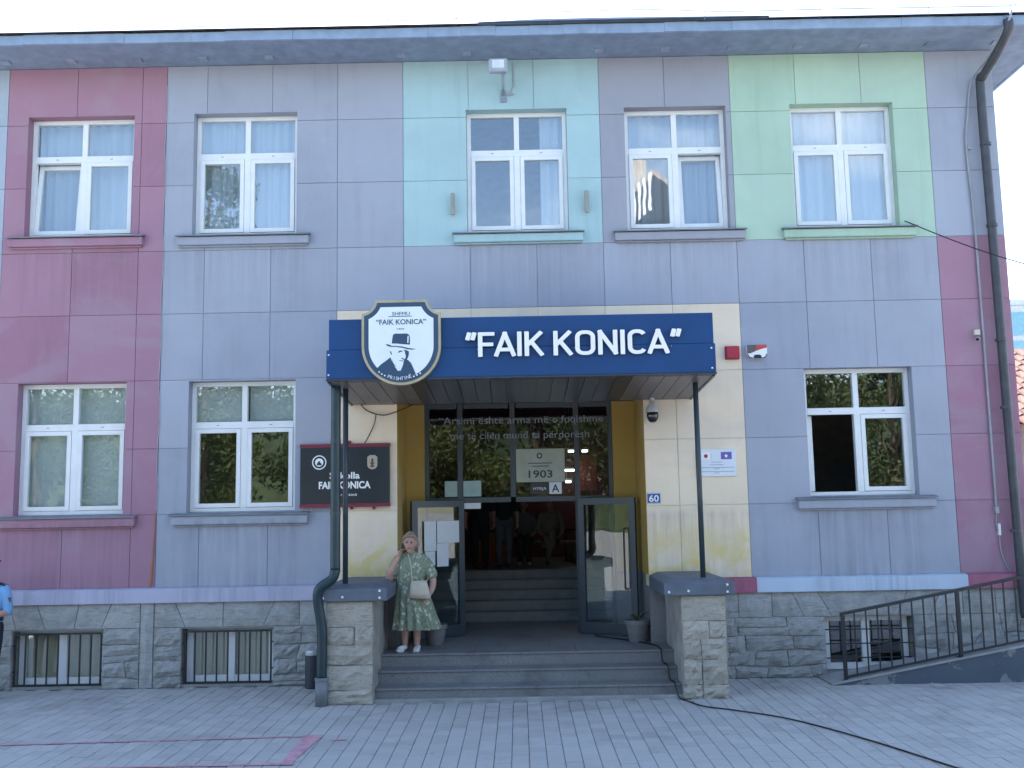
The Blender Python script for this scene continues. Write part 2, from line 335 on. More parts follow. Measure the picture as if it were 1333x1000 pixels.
def text(name, s, size, at, mat, parent, width=None, align='C', ext=.002, off=0., kind=None, spacing=1., slope=0.):
    v, f = text_geo(s, size, ext, off, spacing=spacing)
    x0, x1 = v[:,0].min(), v[:,0].max()
    if width: v[:,0] = (v[:,0]-x0)*width/(x1-x0); x0, x1 = 0, width
    v[:,0] -= {'C': (x0+x1)/2, 'L': x0, 'R': x1}[align]
    v += np.array(at); mb = MB(); mb.add([tuple(p) for p in v], f)
    return mb.build(name, mat, parent)

# ------------------------------------------------------------------ ground
sheet = MB(); sheet.add([(-400,-400,-.06),(400,-400,-.06),(400,400,-.06),(-400,400,-.06)], [(0,1,2,3)])
ground = tag(sheet.build('ground', GRD), kind='structure')
pav = MB().box(-9.5, 9.5, -8.3, .01, -.055, -.018).build('pavement', PAVEJ); tag(pav, kind='structure')
CW, RH, J = .167, .2, .003
cnt = []
blk = lambda: None
def paver_geo(mb, cx, cy, tilt=True):
    h = [random.gauss(0, .0012)+random.gauss(0, .0008) for _ in range(1)][0]; tx, ty = random.gauss(0, .004), random.gauss(0, .004)
    a, b = CW/2-J, RH/2-J; c = .004
    P = lambda x, y, z: (cx+x, cy+y, z+h+x*tx+y*ty)
    mb.add([P(-a,-b,-.03),P(a,-b,-.03),P(a,b,-.03),P(-a,b,-.03),P(-a,-b,-c),P(a,-b,-c),P(a,b,-c),P(-a,b,-c),P(-a+c,-b+c,0),P(a-c,-b+c,0),P(a-c,b-c,0),P(-a+c,b-c,0)],
           [(0,1,5,4),(1,2,6,5),(2,3,7,6),(3,0,4,7),(4,5,9,8),(5,6,10,9),(6,7,11,10),(7,4,8,11),(8,9,10,11)])
allp = []
ncol = int(18.6/CW)
for i in range(ncol):
    x = -9.3+CW*(i+.5); offy = (i % 2)*RH/2
    for j in range(42):
        y = .07-offy-RH*(j+.5)
        if y-RH/2 < -8.2: continue
        allp.append((x, y))
def vis_rank(p):   # nearest pavers inside the frame come first
    d = p[1]+14
    return d if (d > 9.05 and abs(p[0]-.03) < d*.52) else 1e3+d
allp.sort(key=vis_rank)
one = [MB() for _ in range(8)]
meshes = []
for mb in one:
    paver_geo(mb, 0, 0); o = mb.build('paver', PAVE); meshes.append(o.data); bpy.data.objects.remove(o)
for x, y in allp[:298]:
    o = bpy.data.objects.new('paver', random.choice(meshes)); COL.objects.link(o); o.parent = pav; o.location = (x, y, 0)
mb = MB()
for x, y in allp[298:]:
    if y > -1.35 and -1.9 < x < 1.98: continue
    paver_geo(mb, x, y)
tag(mb.build('paver_field', PAVE, pav), kind='stuff')
mb = MB()
def strip(pts, z=.0065):
    mb.add([(x, y, z) for x, y in pts], [tuple(range(len(pts)))])
for q in ([(-8.6,-3.40),(-8.6,-3.46),(-2.30,-3.13),(-2.30,-3.075)], [(-2.31,-3.075),(-2.30,-4.20),(-2.19,-4.20),(-2.12,-3.06)],
          [(-4.2,-4.26),(-4.2,-4.29),(-2.17,-4.29),(-2.17,-4.205)], [(-2.0,-3.33),(-1.99,-3.27),(-1.83,-3.255),(-1.84,-3.315)]):
    mb.v += []; strip(q)
mb.build('painted_court_line', PAINT, pav)

# ------------------------------------------------------------------ the school building
bld = thing('school_building', 'two storey school with rose, lavender, cyan and green plaster panels and grey stone base', 'school', (0, 0, 0))
XL, XR = -10.3, 7.035
Z = [1.35, 2.35, 3.27, 4.235, 5.19, 6.11, 7.08, 8.03, 8.895]
KX = [.32+.956*k for k in range(-12, 7)]
KX = [x for x in KX if x > XL+.2 and abs(x+5.416) > 10 or True]
xs_cols = [XL]+[x for x in KX if x > XL+.3 and abs(x+7.328) > .01 and x < 6.2]+[-7.386, -5.055, XR]
xs_cols = sorted(xs_cols)
UP = [(-7.08,-5.525,6.36,8.16), (-4.65,-3.14,6.34,8.165), (-.675,.795,6.30,8.14), (1.635,3.115,6.285,8.13), (4.05,5.55,6.28,8.13)]
LO = [(-7.07,-5.53,2.36,4.225), (-4.645,-3.13,2.365,4.215), (4.05,5.57,2.435,4.238)]
BA = [(-7.0,-5.745,.04,.79), (-4.665,-3.405,.04,.79), (4.15,5.36,.06,.79)]
ENT = (-1.70, 1.77, .0, 3.95)
OPEN = UP+LO+[ENT]
inside = lambda x, z, ops: any(a < x < b and c < z < d for a, b, c, d in ops)
ZM = [LAV, LAVG, LEFTB, PINK, CYAN, GREEN, CREAM]
def zone(x, z):
    if x < -7.386: return 2
    if x < -5.055: return 3
    if z > 6.11:
        if x < -1.592: return 0
        if x < 1.276: return 4
        if x < 3.188: return 1
        if x < 6.056: return 5
        return 0
    if x > 6.056: return 3
    if -2.53 < x < 3.2 and z < 5.19: return 6
    return 0
allx = xs_cols+[v for o in OPEN for v in o[:2]]; allz = Z+[v for o in OPEN for v in o[2:]]
mb = cells(MB(), allx, [0.0]+[z for z in allz if z >= 1.2]+[1.25, 8.9], lambda x, z: -1 if (inside(x, z, OPEN) or z < 1.25) else zone(x, max(z, 1.36)), .014, .34)
wall = mb.build('wall', ZM, bld)
npan = 0
for i in range(len(xs_cols)-1):
    for j in range(len(Z)-1):
        a, b, c, d = xs_cols[i], xs_cols[i+1], Z[j], Z[j+1]; g = .004
        if b < -8.6: continue
        if a == XL: a = -8.35
        cuts_x = [v for o in OPEN for v in o[:2] if a < v < b]; cuts_z = [v for o in OPEN for v in o[2:] if c < v < d]
        if b-a < .03: continue
        if inside((a+b)/2, (c+d)/2, OPEN) and not cuts_x and not cuts_z: continue
        k = zone((a+b)/2, (c+d)/2)
        mb = cells(MB(), [a+g, b-g]+cuts_x, [c+g, d-g]+cuts_z, lambda x, z: -1 if inside(x, z, OPEN) else 0, random.gauss(0, .0007), .0142)
        if mb.f: mb.build('wall_panel', ZM[k], wall); npan += 1
# rest of the shell: side, rear walls, floors
mb = MB(); mb.box(XL, XL+.34, .34, 14, 0, 8.9); mb.box(XR-.34, XR, .34, 14, 0, 8.9); mb.box(XL, XR, 14, 14.3, 0, 8.9); mb.box(-10.3, -8.35, -.0, .0138, 1.35, 8.86)
mb.build('side_wall', LAV, bld)
mb = MB(); mb.box(XL+.35, -2.9, .36, 13.9, 1.0, 1.3); mb.box(2.9, XR-.35, .36, 13.9, 1.0, 1.3); mb.box(XL+.35, XR-.35, .36, 13.9, 4.9, 5.2)
mb.build('floor_slab', INTF, bld)
mb = MB(); mb.box(XL+.35, XR-.35, 5.2, 5.35, 5.21, 8.84); mb.box(XL+.35, -2.91, 5.2, 5.35, 1.31, 4.89); mb.box(2.91, XR-.35, 5.2, 5.35, 1.31, 4.89)
mb.box(-2.9, -2.7, .36, 13.9, 0.02, 4.88); mb.box(2.7, 2.9, .36, 13.9, .02, 4.88); mb.box(XL+.35, XR-.35, .36, 13.9, 8.852, 8.88)
for x in (-5.1, -2.2, 1.2, 3.7): mb.box(x, x+.12, .36, 5.19, 5.21, 8.84)
for x in (-5.0, ): mb.box(x, x+.12, .36, 5.19, 1.31, 4.89)
mb.build('partition_wall', INTW, bld)

# windows -----------------------------------------------------------
YF = .15
def window(o, kind, curtain, tilt=None, open_=None):
    x0, x1, z0, z1 = o; xm = (x0+x1)/2; zt = z0+(z1-z0)*.665; T = .062; y0, y1 = YF, YF+.08
    mb = MB()
    mb.box(x0+.004, x0+T, y0, y1, z0+.01, z1-.004); mb.box(x1-T, x1-.004, y0, y1, z0+.01, z1-.004)
    mb.box(x0+T+.001, x1-T-.001, y0+.002, y1, z1-T, z1-.004); mb.box(x0+T+.001, x1-T-.001, y0+.002, y1, z0+.01, z0+T)
    mb.box(x0+T+.001, x1-T-.001, y0-.004, y1-.004, zt-T*.75, zt+T*.75)
    mb.box(xm-T*.72, xm+T*.72, y0-.010, y1-.001, z0+T+.001, zt-T*.75-.001); mb.box(xm-T*.6, xm+T*.6, y0-.003, y1-.001, zt+T*.75+.001, z1-T-.001)
    win = mb.build('window', WHITE, bld)
    B('vent_slot', M_grey, win, x0+.36, x0+.40, y0-.008, y0-.0045, zt-.008, zt+.004); B('vent_slot', M_grey, win, x1-.40, x1-.36, y0-.008, y0-.0045, zt-.008, zt+.004)
    for a, b in ((x0+T, xm-T*.6), (xm+T*.6, x1-T)):
        B('pane', GLASS, win, a+.001, b-.001, y0+.035, y0+.043, zt+T*.75+.001, z1-T-.001)
    for n, (a, b) in enumerate(((x0+T, xm-T*.72), (xm+T*.72, x1-T))):
        if open_ == n:
            # leaf swung fully into the room
            s = .055; w_ = b-a; xx = a+.03; mb = MB()
            za, zb = z0+T+.01, zt-T*.75-.01
            mb.box(xx, xx+.055, y1+.03, y1+.03+s, za, zb); mb.box(xx, xx+.055, y1+.03+w_-s, y1+.03+w_, za, zb); mb.box(xx, xx+.055, y1+.03+s, y1+.03+w_-s, za, za+s); mb.box(xx, xx+.055, y1+.03+s, y1+.03+w_-s, zb-s, zb)
            sh = mb.build('sash', WHITE, win); B('pane', GLASS, sh, xx+.02, xx+.028, y1+.03+s, y1+.03+w_-s, za+s, zb-s); continue
        s = .058; za, zb = z0+T+.006, zt-T*.75-.006; aa, bb = a+.004, b-.004; ya, yb = y0-.016, y0+.05
        mb = MB(); mb.box(aa, aa+s, ya, yb, za, zb); mb.box(bb-s, bb, ya, yb, za, zb); mb.box(aa+s, bb-s, ya+.001, yb, za, za+s); mb.box(aa+s, bb-s, ya+.001, yb, zb-s, zb)
        pn = MB().box(aa+s-.004, bb-s+.004, y0+.012, y0+.02, za+s-.004, zb-s+.004)
        if tilt == n:
            ca, sa = math.cos(.10), math.sin(.10)
            for q in (mb, pn): q.v = [(x, y0+.0+(y-y0)*ca+(z-za)*sa+.02, za+(z-za)*ca-(y-y0)*sa) for x, y, z in q.v]
        sh = mb.build('sash', WHITE, win); pn.build('pane', GLASS, sh)
    for (a, b, c, d, m_) in curtain:     # fractions of the opening
        xa, xb = x0+.02+(x1-x0-.04)*a, x0+.02+(x1-x0-.04)*b; za, zb = z0+.03+(z1-z0)*c, z0+(z1-z0)*d-.01
        yc = y1+.05 if tilt is None else y1+.15; n = max(4, int((xb-xa)/.022)); mb = MB(); fold = .022 if m_ is not BLIND else .001
        vs = []; ph = random.random()*6
        for i in range(n+1):
            x = xa+(xb-xa)*i/n; yy = yc+fold*math.sin(ph+x*38+1.5*math.sin(x*9)); vs += [(x, yy, za), (x, yy, zb)]
        vs += [(x, y+.006, z) for x, y, z in vs]; k = 2*(n+1)
        fs = [(2*i, 2*i+2, 2*i+3, 2*i+1) for i in range(n)]+[(k+2*i, k+2*i+1, k+2*i+3, k+2*i+2) for i in range(n)]
        mb.add(vs, fs).build('curtain' if m_ is not BLIND else 'blind', m_, win, smooth=True)
    if kind != 'b':
        zk = kind; mb = MB()
        mb.prism([(x0-.19, z0-.165), (x1+.19, z0-.165), (x1+.19, z0-.045), (x0-.19, z0-.045)], -.085, .0); mb.prism([(x0-.17, z0-.19), (x1+.17, z0-.19), (x1+.17, z0-.166), (x0-.17, z0-.166)], -.05, .0)
        sl = mb.build('sill', zk, win, bevel=.008)
        mb = MB(); a, b = x0-.21, x1+.21
        mb.add([(a,-.115,z0-.05),(b,-.115,z0-.05),(b,YF-.02,z0-.005),(a,YF-.02,z0-.005),(a,-.115,z0-.032),(b,-.115,z0-.032),(b,YF-.02,z0+.012),(a,YF-.02,z0+.012)], [(0,1,5,4),(1,2,6,5),(2,3,7,6),(3,0,4,7),(4,5,6,7),(3,2,1,0)])
        # the sill flashing stops at the wall face outside the opening
        mb = MB(); mb.add([(a,-.118,z0-.044),(b,-.118,z0-.044),(b,-.001,z0-.024),(a,-.001,z0-.024),(a,-.118,z0-.026),(b,-.118,z0-.026),(b,-.001,z0-.004),(a,-.001,z0-.004)], [(0,1,5,4),(1,2,6,5),(2,3,7,6),(3,0,4,7),(4,5,6,7),(3,2,1,0)])
        mb.add([(x0+.004,-.0005,z0-.004),(x1-.004,-.0005,z0-.004),(x1-.004,YF,z0+.008),(x0+.004,YF,z0+.008)], [(0,1,2,3)])
        mb.build('sill_flashing', SILLM, sl)
    return win
M_grey = M('vent_grey', (.3, .32, .33), .5)
W1 = window(UP[0], PINK, [(0,1,.0,1,CURT)], tilt=0)
window(UP[1], LAV, [(0,1,.0,1,CURT)])
window(UP[2], CYAN, [(.74,.97,.0,1,CURT)])
window(UP[3], LAVG, [(0,1,.0,1,CURT)], tilt=1)
window(UP[4], GREEN, [(0,1,0,1,CURT)])
window(LO[0], PINK, [(0,1,0,1,BLIND)])
window(LO[1], LAV, [(0,.47,.66,1,BLIND),(.53,1,.66,1,BLIND)])
window(LO[2], LAV, [], open_=0)
# basement windows: two-light frames
for n, o in enumerate(BA):
    x0, x1, z0, z1 = o; mb = MB(); T = .085; y0, y1 = .17, .24; xm = (x0+x1)/2
    mb.box(x0+.02, x0+.02+T, y0, y1, z0+.01, z1-.01); mb.box(x1-.02-T, x1-.02, y0, y1, z0+.01, z1-.01); mb.box(xm-.055, xm+.055, y0-.004, y1, z0+.01, z1-.01)
    for a, b in ((x0+.02+T, xm-.055), (xm+.055, x1-.02-T)):
        mb.box(a+.001, b-.001, y0+.002, y1-.002, z0+.01, z0+.01+T); mb.box(a+.001, b-.001, y0+.002, y1-.002, z1-.07, z1-.01)
    win = mb.build('basement_window', WHITE, bld)
    for a, b in ((x0+.02+T, xm-.055), (xm+.055, x1-.02-T)):
        B('pane', GLASS, win, a+.002, b-.002, y0+.03, y0+.038, z0+.012+T, z1-.072)
        if n < 2:
            k = 26; vs = []
            for i in range(k+1):
                x = a+(b-a)*i/k; yy = y1+.03+.012*math.sin(x*55); vs += [(x, yy, z0+.02), (x, yy, z1-.02)]
            mb = MB(); mb.add(vs, [(2*i, 2*i+2, 2*i+3, 2*i+1) for i in range(k)]); mb.add([(x, y+.006, z) for x, y, z in vs], [(2*i, 2*i+1, 2*i+3, 2*i+2) for i in range(k)])
            mb.build('drape', BEIGE, win, smooth=True)
# stone base ---------------------------------------------------------
mb = cells(MB(), [XL, -1.95]+[v for o in BA[:2] for v in o[:2]], [0, 1.249]+[v for o in BA for v in o[2:]], lambda x, z: -1 if inside(x, z, BA) else 0, .0, .34)
plinth = mb.build('stone_base', MORTAR, bld); mb = MB()
cells(mb, [2.0, XR]+[v for v in BA[2][:2]], [0, 1.249]+[v for v in BA[2][2:]], lambda x, z: -1 if inside(x, z, BA) else 0, .0, .34)
plinth_r = mb.build('stone_base', MORTAR, bld)
def stone_piece(name, parent, q, y1, proud, rough, mat, nx=4, nz=3):
    # q: four (x,z) corners counter-clockwise from bottom left; hewn face of nx*nz cells with chipped margins
    mb = MB(); vs = []
    ph = random.random()*99
    for j in range(nz+1):
        for i in range(nx+1):
            u, v = i/nx, j/nz
            x = (q[0][0]*(1-u)+q[1][0]*u)*(1-v)+(q[3][0]*(1-u)+q[2][0]*u)*v; z = (q[0][1]*(1-u)+q[1][1]*u)*(1-v)+(q[3][1]*(1-u)+q[2][1]*u)*v
            e = 1 if 0 < i < nx and 0 < j < nz else .35
            jx = 0 if i in (0, nx) else random.gauss(0, .008); jz = 0 if j in (0, nz) else random.gauss(0, .006)
            if rough > .01:
                if i in (0, nx): jx = random.uniform(-.004, .004)
                if j in (0, nz): jz = random.uniform(-.005, .005)
            vs.append((x+jx, y1-proud*e-random.uniform(0, rough)*(.4+.6*e), z+jz))
    nfront = len(vs); fs = [(j*(nx+1)+i, j*(nx+1)+i+1, (j+1)*(nx+1)+i+1, (j+1)*(nx+1)+i) for j in range(nz) for i in range(nx)]
    loop = [i for i in range(nx+1)]+[(j+1)*(nx+1)-1 for j in range(1, nz+1)]+[nz*(nx+1)+i for i in range(nx-1, -1, -1)]+[j*(nx+1) for j in range(nz-1, 0, -1)]
    back = [(vs[i][0], y1+.004, vs[i][2]) for i in loop]; n = len(loop); vs += back
    fs += [(loop[k], nfront+k, nfront+(k+1) % n, loop[(k+1) % n]) for k in range(n)]
    return mb.add(vs, fs).build(name, mat, parent)
def rect(a, b, c, d, g=.006): return [(a+g, c+g), (b-g, c+g), (b-g, d-g), (a+g, d-g)]
def bed(x, j, n):
    return 0 if j in (0, n) else .022*math.sin(x*4.3+j*2.1)+.013*math.sin(x*11+j*5.0)
def courses(xa, xb, zs, ops, wmin=.26, wmax=.72, rough=.042, mat=STONE, par=None):
    n = len(zs)-1
    for j in range(n):
        c, d = zs[j], zs[j+1]; spans = [(xa, xb)]
        for o in ops:
            if o[2] < (c+d)/2 < o[3]:
                spans = [t for s in spans for t in ((s[0], min(s[1], o[0])), (max(s[0], o[1]), s[1])) if t[1]-t[0] > .05]
        for s0, s1 in spans:
            x = s0; sl0 = 0
            while x < s1-.02:
                w_ = random.uniform(wmin, wmax); e = x+w_; sl1 = random.uniform(-.03, .03)
                if s1-e < wmin*.7: e = s1; sl1 = 0
                g = .005; q = [(x-sl0+g, c+bed(x, j, n)+g), (e-sl1-g, c+bed(e, j, n)+g), (e+sl1-g, d+bed(e, j+1, n)-g), (x+sl0+g, d+bed(x, j+1, n)-g)]
                if random.random() < .22 and e-x > .35:
                    f_ = random.uniform(.35, .65); m0 = q[0][1]*(1-f_)+q[3][1]*f_; m1 = q[1][1]*(1-f_)+q[2][1]*f_
                    stone_piece('stone', par or plinth, [q[0], q[1], (q[1][0], m1-g), (q[0][0], m0-g)], 0, .02, rough*.7, mat, nx=5, nz=2)
                    stone_piece('stone', par or plinth, [(q[3][0], m0+g), (q[2][0], m1+g), q[2], q[3]], 0, .02, rough*.7, mat, nx=5, nz=2)
                else: stone_piece('stone', par or plinth, q, 0, .022, rough, mat, nx=5, nz=3)
                x = e; sl0 = sl1
ZC = [.0, .16, .36, .57, .805]
courses(XL, -5.245, ZC, BA); courses(-5.045, -2.3, ZC, BA); courses(2.5, XR, ZC, BA, par=plinth_r)
stone_piece('stone', plinth, rect(-5.235, -5.055, 0, 1.145, .004), 0, .045, .004, SLAB, 2, 4)
def slabs(edges, zb, zt, par=None):     # edges: (x at bottom, x at top) of each joint
    for (a0, a1), (b0, b1) in zip(edges[:-1], edges[1:]):
        g = .006; stone_piece('stone', par or plinth, [(a0+g, zb+g), (b0-g, zb+g), (b1-g, zt-g), (a1+g, zt-g)], 0, .028, .006, SLAB, 4, 3)
V = lambda x, s=0: (x, x+s)
slabs([V(-10.3), V(-9.5), V(-8.6), V(-7.75), V(-6.95,-.1), V(-6.55,-.12), V(-6.15,.06), V(-5.78,.14), V(-5.245)], .805, 1.145)
slabs([V(-5.045), V(-4.62,-.14), V(-4.1,0), V(-3.55,.16), V(-3.05,.0), V(-2.72), V(-2.3)], .805, 1.145)
slabs([V(2.5), V(2.98), V(3.44), V(3.87,-.15), V(4.25,-.18), V(5.15,.16), V(5.6,.16), V(6.05), V(6.5), V(XR)], .805, 1.145, plinth_r)
# band
mb = MB()
def band(x0, x1, m_):
    q = MB(); q.add([(x0,-.075,1.147),(x1,-.075,1.147),(x1,.33,1.147),(x0,.33,1.147),(x0,-.075,1.33),(x1,-.075,1.33),(x1,.012,1.352),(x0,.012,1.352)], [(0,1,5,4),(1,2,6,5),(3,0,4,7),(4,5,6,7),(3,2,1,0)])
    q.build('plinth_band', m_, bld, bevel=0)
band(XL, -1.96, BANDL); band(2.0, 3.235, BANDP); band(3.236, 6.12, BANDB); band(6.121, 7.10, BANDP)
# crack-sealed orange strip beside the rose bay
mb = MB(); mb.tube([(-5.075,-.004,2.36),(-5.085,-.006,1.9),(-5.115,-.004,1.37)], [.008,.012,.024], 6); mb.build('joint_sealant', M('sealant_orange', (.34,.15,.09), .8), bld)
mb = MB(); mb.tube([(-5.058+.012*math.sin(i*1.7), -.006, 8.6-i*.31) for i in range(21)], .006, 5); mb.build('wall_wire', WIREG, bld)

# eave and roof --------------------------------------------------------
EX0, EX1 = XL-.75, 7.80
mb = MB(); mb.box(EX0, EX1, -.745, .013, 8.902, 8.925); mb.box(EX0, EX1, .0135, 14.9, 8.9025, 8.93)
mb.build('eave_soffit', SOFE, bld)
mb = MB()
nseg = 40
for i in range(nseg):
    a = EX0+(EX1-EX0)*i/nseg; b = EX0+(EX1-EX0)*(i+1)/nseg; dz = random.uniform(-.006, .006)
    mb.box(a+.001, b-.001, -.79+random.uniform(-.004,.004), -.747, 8.893+dz, 9.03+dz)
mb.box(EX1-.045, EX1, -.745, 14.9, 8.893, 9.03); mb.build('eave_fascia', FASC, bld)
rx0, rx1 = EX0-.05, EX1+.05
mb = MB(); e = 9.04; rz = 11.6
P = [(rx0,-.86,e),(rx1,-.86,e),(rx1,15,e),(rx0,15,e),(rx0+6,7,rz),(rx1-6,7,rz)]
mb.add(P, [(0,1,5,4),(1,2,5),(2,3,4,5),(3,0,4)]); roof = mb.build('roof', ROOFM, bld)
mb = MB(); mb.add([(-.45,-.87,9.05),(.35,-.875,9.075),(1.3,-.875,9.08),(3.6,-.87,9.06),(3.6,-.3,9.12),(-.45,-.3,9.12)], [(0,1,2,3),(0,3,4,5),(0,5,1),(2,4,3),(1,5,4,2)]); mb.build('lifted_roof_sheet', FASC, roof)
mb = MB(); pts = [(-4.5,-.86,9.07),(-2.2,-.86,9.10),(-1.0,-.86,9.10),(-.2,-.86,9.14),(.55,-.86,9.22),(.7,-.86,9.18),(1.9,-.86,9.19),(3.0,-.86,9.13),(4.4,-.86,9.14),(6.9,-.86,9.13),(7.02,-.86,9.15)]
mb.tube(pts, .008, 5)
for x in (-3.2,-1.7,-.75,.55,2.7,4.3,5.8): mb.tube([(x,-.84,9.03),(x,-.86,9.14)], .006, 5)
mb.build('lightning_wire', WIREG, roof)
for k in range(-9, 8):
    B('soffit_vent', SOFEV if k % 3 else SOFE, bld, .32+k*.956-.06, .32+k*.956+.06, -.30, -.18, 8.885, 8.9015)

# ------------------------------------------------------------------ entrance
YD = 1.15
mb = MB()
mb.box(-1.699, -1.42, YD, YD+.18, 1.40, 3.94); mb.box(-1.96, -1.703, .345, YD+.18, 1.40, 3.98); mb.build('entrance_reveal', OCHRE, bld)
mb = MB(); mb.box(1.43, 1.769, YD, YD+.18, 1.40, 3.94); mb.box(1.773, 2.03, .345, YD+.18, 1.40, 3.98); mb.build('entrance_reveal', OCHRE, bld)
B('reveal_plaster', OCHRE, bld, -1.7018, -1.696, .0005, YD-.001, 1.40, 3.945); B('reveal_plaster', OCHRE, bld, 1.766, 1.7718, .0005, YD-.001, 1.40, 3.945)
mb = MB(); mb.box(-1.96, -1.701, -.012, YD+.18, .0, 1.396); mb.box(-1.70, -1.42, YD-.01, YD+.18, .485, 1.396); mb.build('granite_base', GRANITE, bld)
mb = MB(); mb.box(1.771, 2.035, -.012, YD+.18, .0, 1.396); mb.box(1.43, 1.77, YD-.01, YD+.18, .485, 1.396); mb.build('granite_base', GRANITE, bld)
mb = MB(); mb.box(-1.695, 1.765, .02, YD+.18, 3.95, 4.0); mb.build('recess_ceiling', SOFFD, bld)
# fixed glazing
mb = MB(); T = .075; ya, yb = YD+.02, YD+.11; zt = 2.48; ZF = .49
MX = [-1.415, -.885, -.085, .885, 1.425]
for i, x in enumerate(MX):
    z0 = ZF if i != 2 else zt+T/2
    mb.box(x-T/2 if i else x, x+T/2 if i < 4 else x, ya-.002*(i % 2), yb, z0, 3.945) if 0 < i < 4 else mb.box(x if i == 0 else x-T*.8, x+T*.8 if i == 0 else x, ya, yb, z0, 3.945)
for a, b in zip(MX[:-1], MX[1:]):
    mb.box(a+T*.82, b-T*.82, ya+.002, yb-.002, 3.87, 3.943) ; mb.box(a+T*.52, b-T*.52, ya+.003, yb-.003, zt-T/2, zt+T/2)
mb.box(MX[0]+T, MX[1]-T/2-.001, ya+.003, yb-.003, ZF, ZF+.09); mb.box(MX[3]+T/2+.001, MX[4]-T, ya+.003, yb-.003, ZF, ZF+.09)
gfr = mb.build('entrance_frame', FRAMEG, bld)
for a, b in zip(MX[:-1], MX[1:]): B('pane', GLASSD, gfr, a+.035, b-.035, ya+.03, ya+.038, zt+T/2, 3.87)
for a, b in ((MX[0], MX[1]), (MX[3], MX[4])): B('pane', GLASSD, gfr, a+.035, b-.035, ya+.03, ya+.038, ZF+.09, zt-T/2)
ETCH = M('etched_lettering', (.24, .27, .30), .7)
def quote(s, x0, x1, z, h): 
    o = text('lettering', s, h*1.37, ((x0+x1)/2, ya-.006, z), ETCH, gfr, width=x1-x0, ext=.0015); o['kind'] = 'stuff'; del o['kind']; return o
quote('“Arsimi është arma më e fuqishme', -1.20, 1.30, 3.63, .115)
quote('me të cilën mund ta përdorësh', -1.02, 1.08, 3.40, .115)
# door leaves swung outwards
def leaf(hx, fx, hy, fy, handle):
    h = Vector((hx, hy, 0)); d = Vector((fx-hx, fy-hy, 0)); Lw = d.length; d.normalize(); nrm = Vector((-d.y, d.x, 0))
    if nrm.y > 0: nrm = -nrm
    z0, z1 = ZF+.012, 2.475; F = .095; t = .055
    def bx(mb, a, b, c, e, u0=0, u1=t):
        q = []
        for zz in (c, e):
            for (s, n) in ((a, u0), (b, u0), (b, u1), (a, u1)):
                p = h+d*s+nrm*n; q.append((p.x, p.y, zz))
        mb.add(q, [(0,3,2,1),(4,5,6,7),(0,1,5,4),(1,2,6,5),(2,3,7,6),(3,0,4,7)])
    mb = MB(); bx(mb, 0, F, z0, z1); bx(mb, Lw-F, Lw, z0, z1); bx(mb, F, Lw-F, z0, z0+.16, .002, t-.002); bx(mb, F, Lw-F, z1-F, z1, .002, t-.002)
    o = mb.build('door', FRAMEG, bld)
    mb = MB(); bx(mb, F, Lw-F, z0+.16, z1-F, .024, .032); mb.build('pane', GLASSD, o)
    if handle:
        mb = MB(); P = lambda s, n, z: tuple(h+d*s+nrm*n+Vector((0, 0, z)))
        s = Lw-.15; mb.tube([P(s, t, 2.03), P(s, t+.07, 2.03), P(s, t+.07, 1.16), P(s, t, 1.16)], .014, 8); mb.build('handle', BLKM, o)
    return h, d, nrm
leaf(.90, 1.70, 1.14, .70, True)
hl, dl, nl = leaf(-.86, -1.585, 1.14, .60, False)
# hall behind
mb = MB(); mb.box(-2.69, 2.69, .352, 2.9, .38, .488); 
for i in range(5): mb.box(-2.69, 2.69, 2.9+.3*i, 13.8 if i == 4 else 2.9+.3*(i+1), .40, .49+.15*(i+1))
mb.build('hall_stair', STAIRI, bld)
mb = MB()
for i in range(5): mb.box(-2.68, 2.68, 2.885+.3*i, 2.93+.3*i, .49+.15*(i+1)+.001, .49+.15*(i+1)+.012)
mb.build('stair_nosing', NOSE, bld)
mb = MB(); mb.box(-2.69, 2.69, 8.6, 8.75, 1.25, 4.86); mb.build('hall_back_wall', INTR, bld)
mb = MB(); mb.box(-2.6, -1.5, 2.0, 2.1, .49, 3.5); 
for x, y, z in ((-.05, 3.6, 4.35),): pass
for (x, y, z, ln, la) in ((.15, 4.2, 4.33, .5, 'longest lit tube light, high in the hall above the quotation'), (-.25, 4.2, 4.33, .12, 'short lit tube light just left of the long high one'), (1.15, 7.8, 3.55, .12, 'short lit tube light left of the right mullion, upper of that cluster'), (1.45, 7.8, 3.55, .12, 'short lit tube light right of the right mullion'), (1.15, 8.2, 3.15, .3, 'lit tube light right of the 1903 board, longer one of the low cluster'), (1.1, 8.3, 2.9, .12, 'lowest short lit tube light beside the letter A tile')):
    lt = thing('ceiling_tube_light', la, 'lamp', (x, y, z), 'tube lights inside the entrance hall')
    MB().tube([(x-ln/2, y, z), (x+ln/2, y, z)], .022, 8).build('tube', TUBE, lt)
    MB().box(x-ln/2-.03, x+ln/2+.03, y-.03, y+.03, z+.03, z+.07).build('fitting', WHITE, lt)
    MB().tube([(x-ln*.3, y, z+.07), (x-ln*.3, y, 4.9)], .006, 5).build('hanger', WIREG, lt)

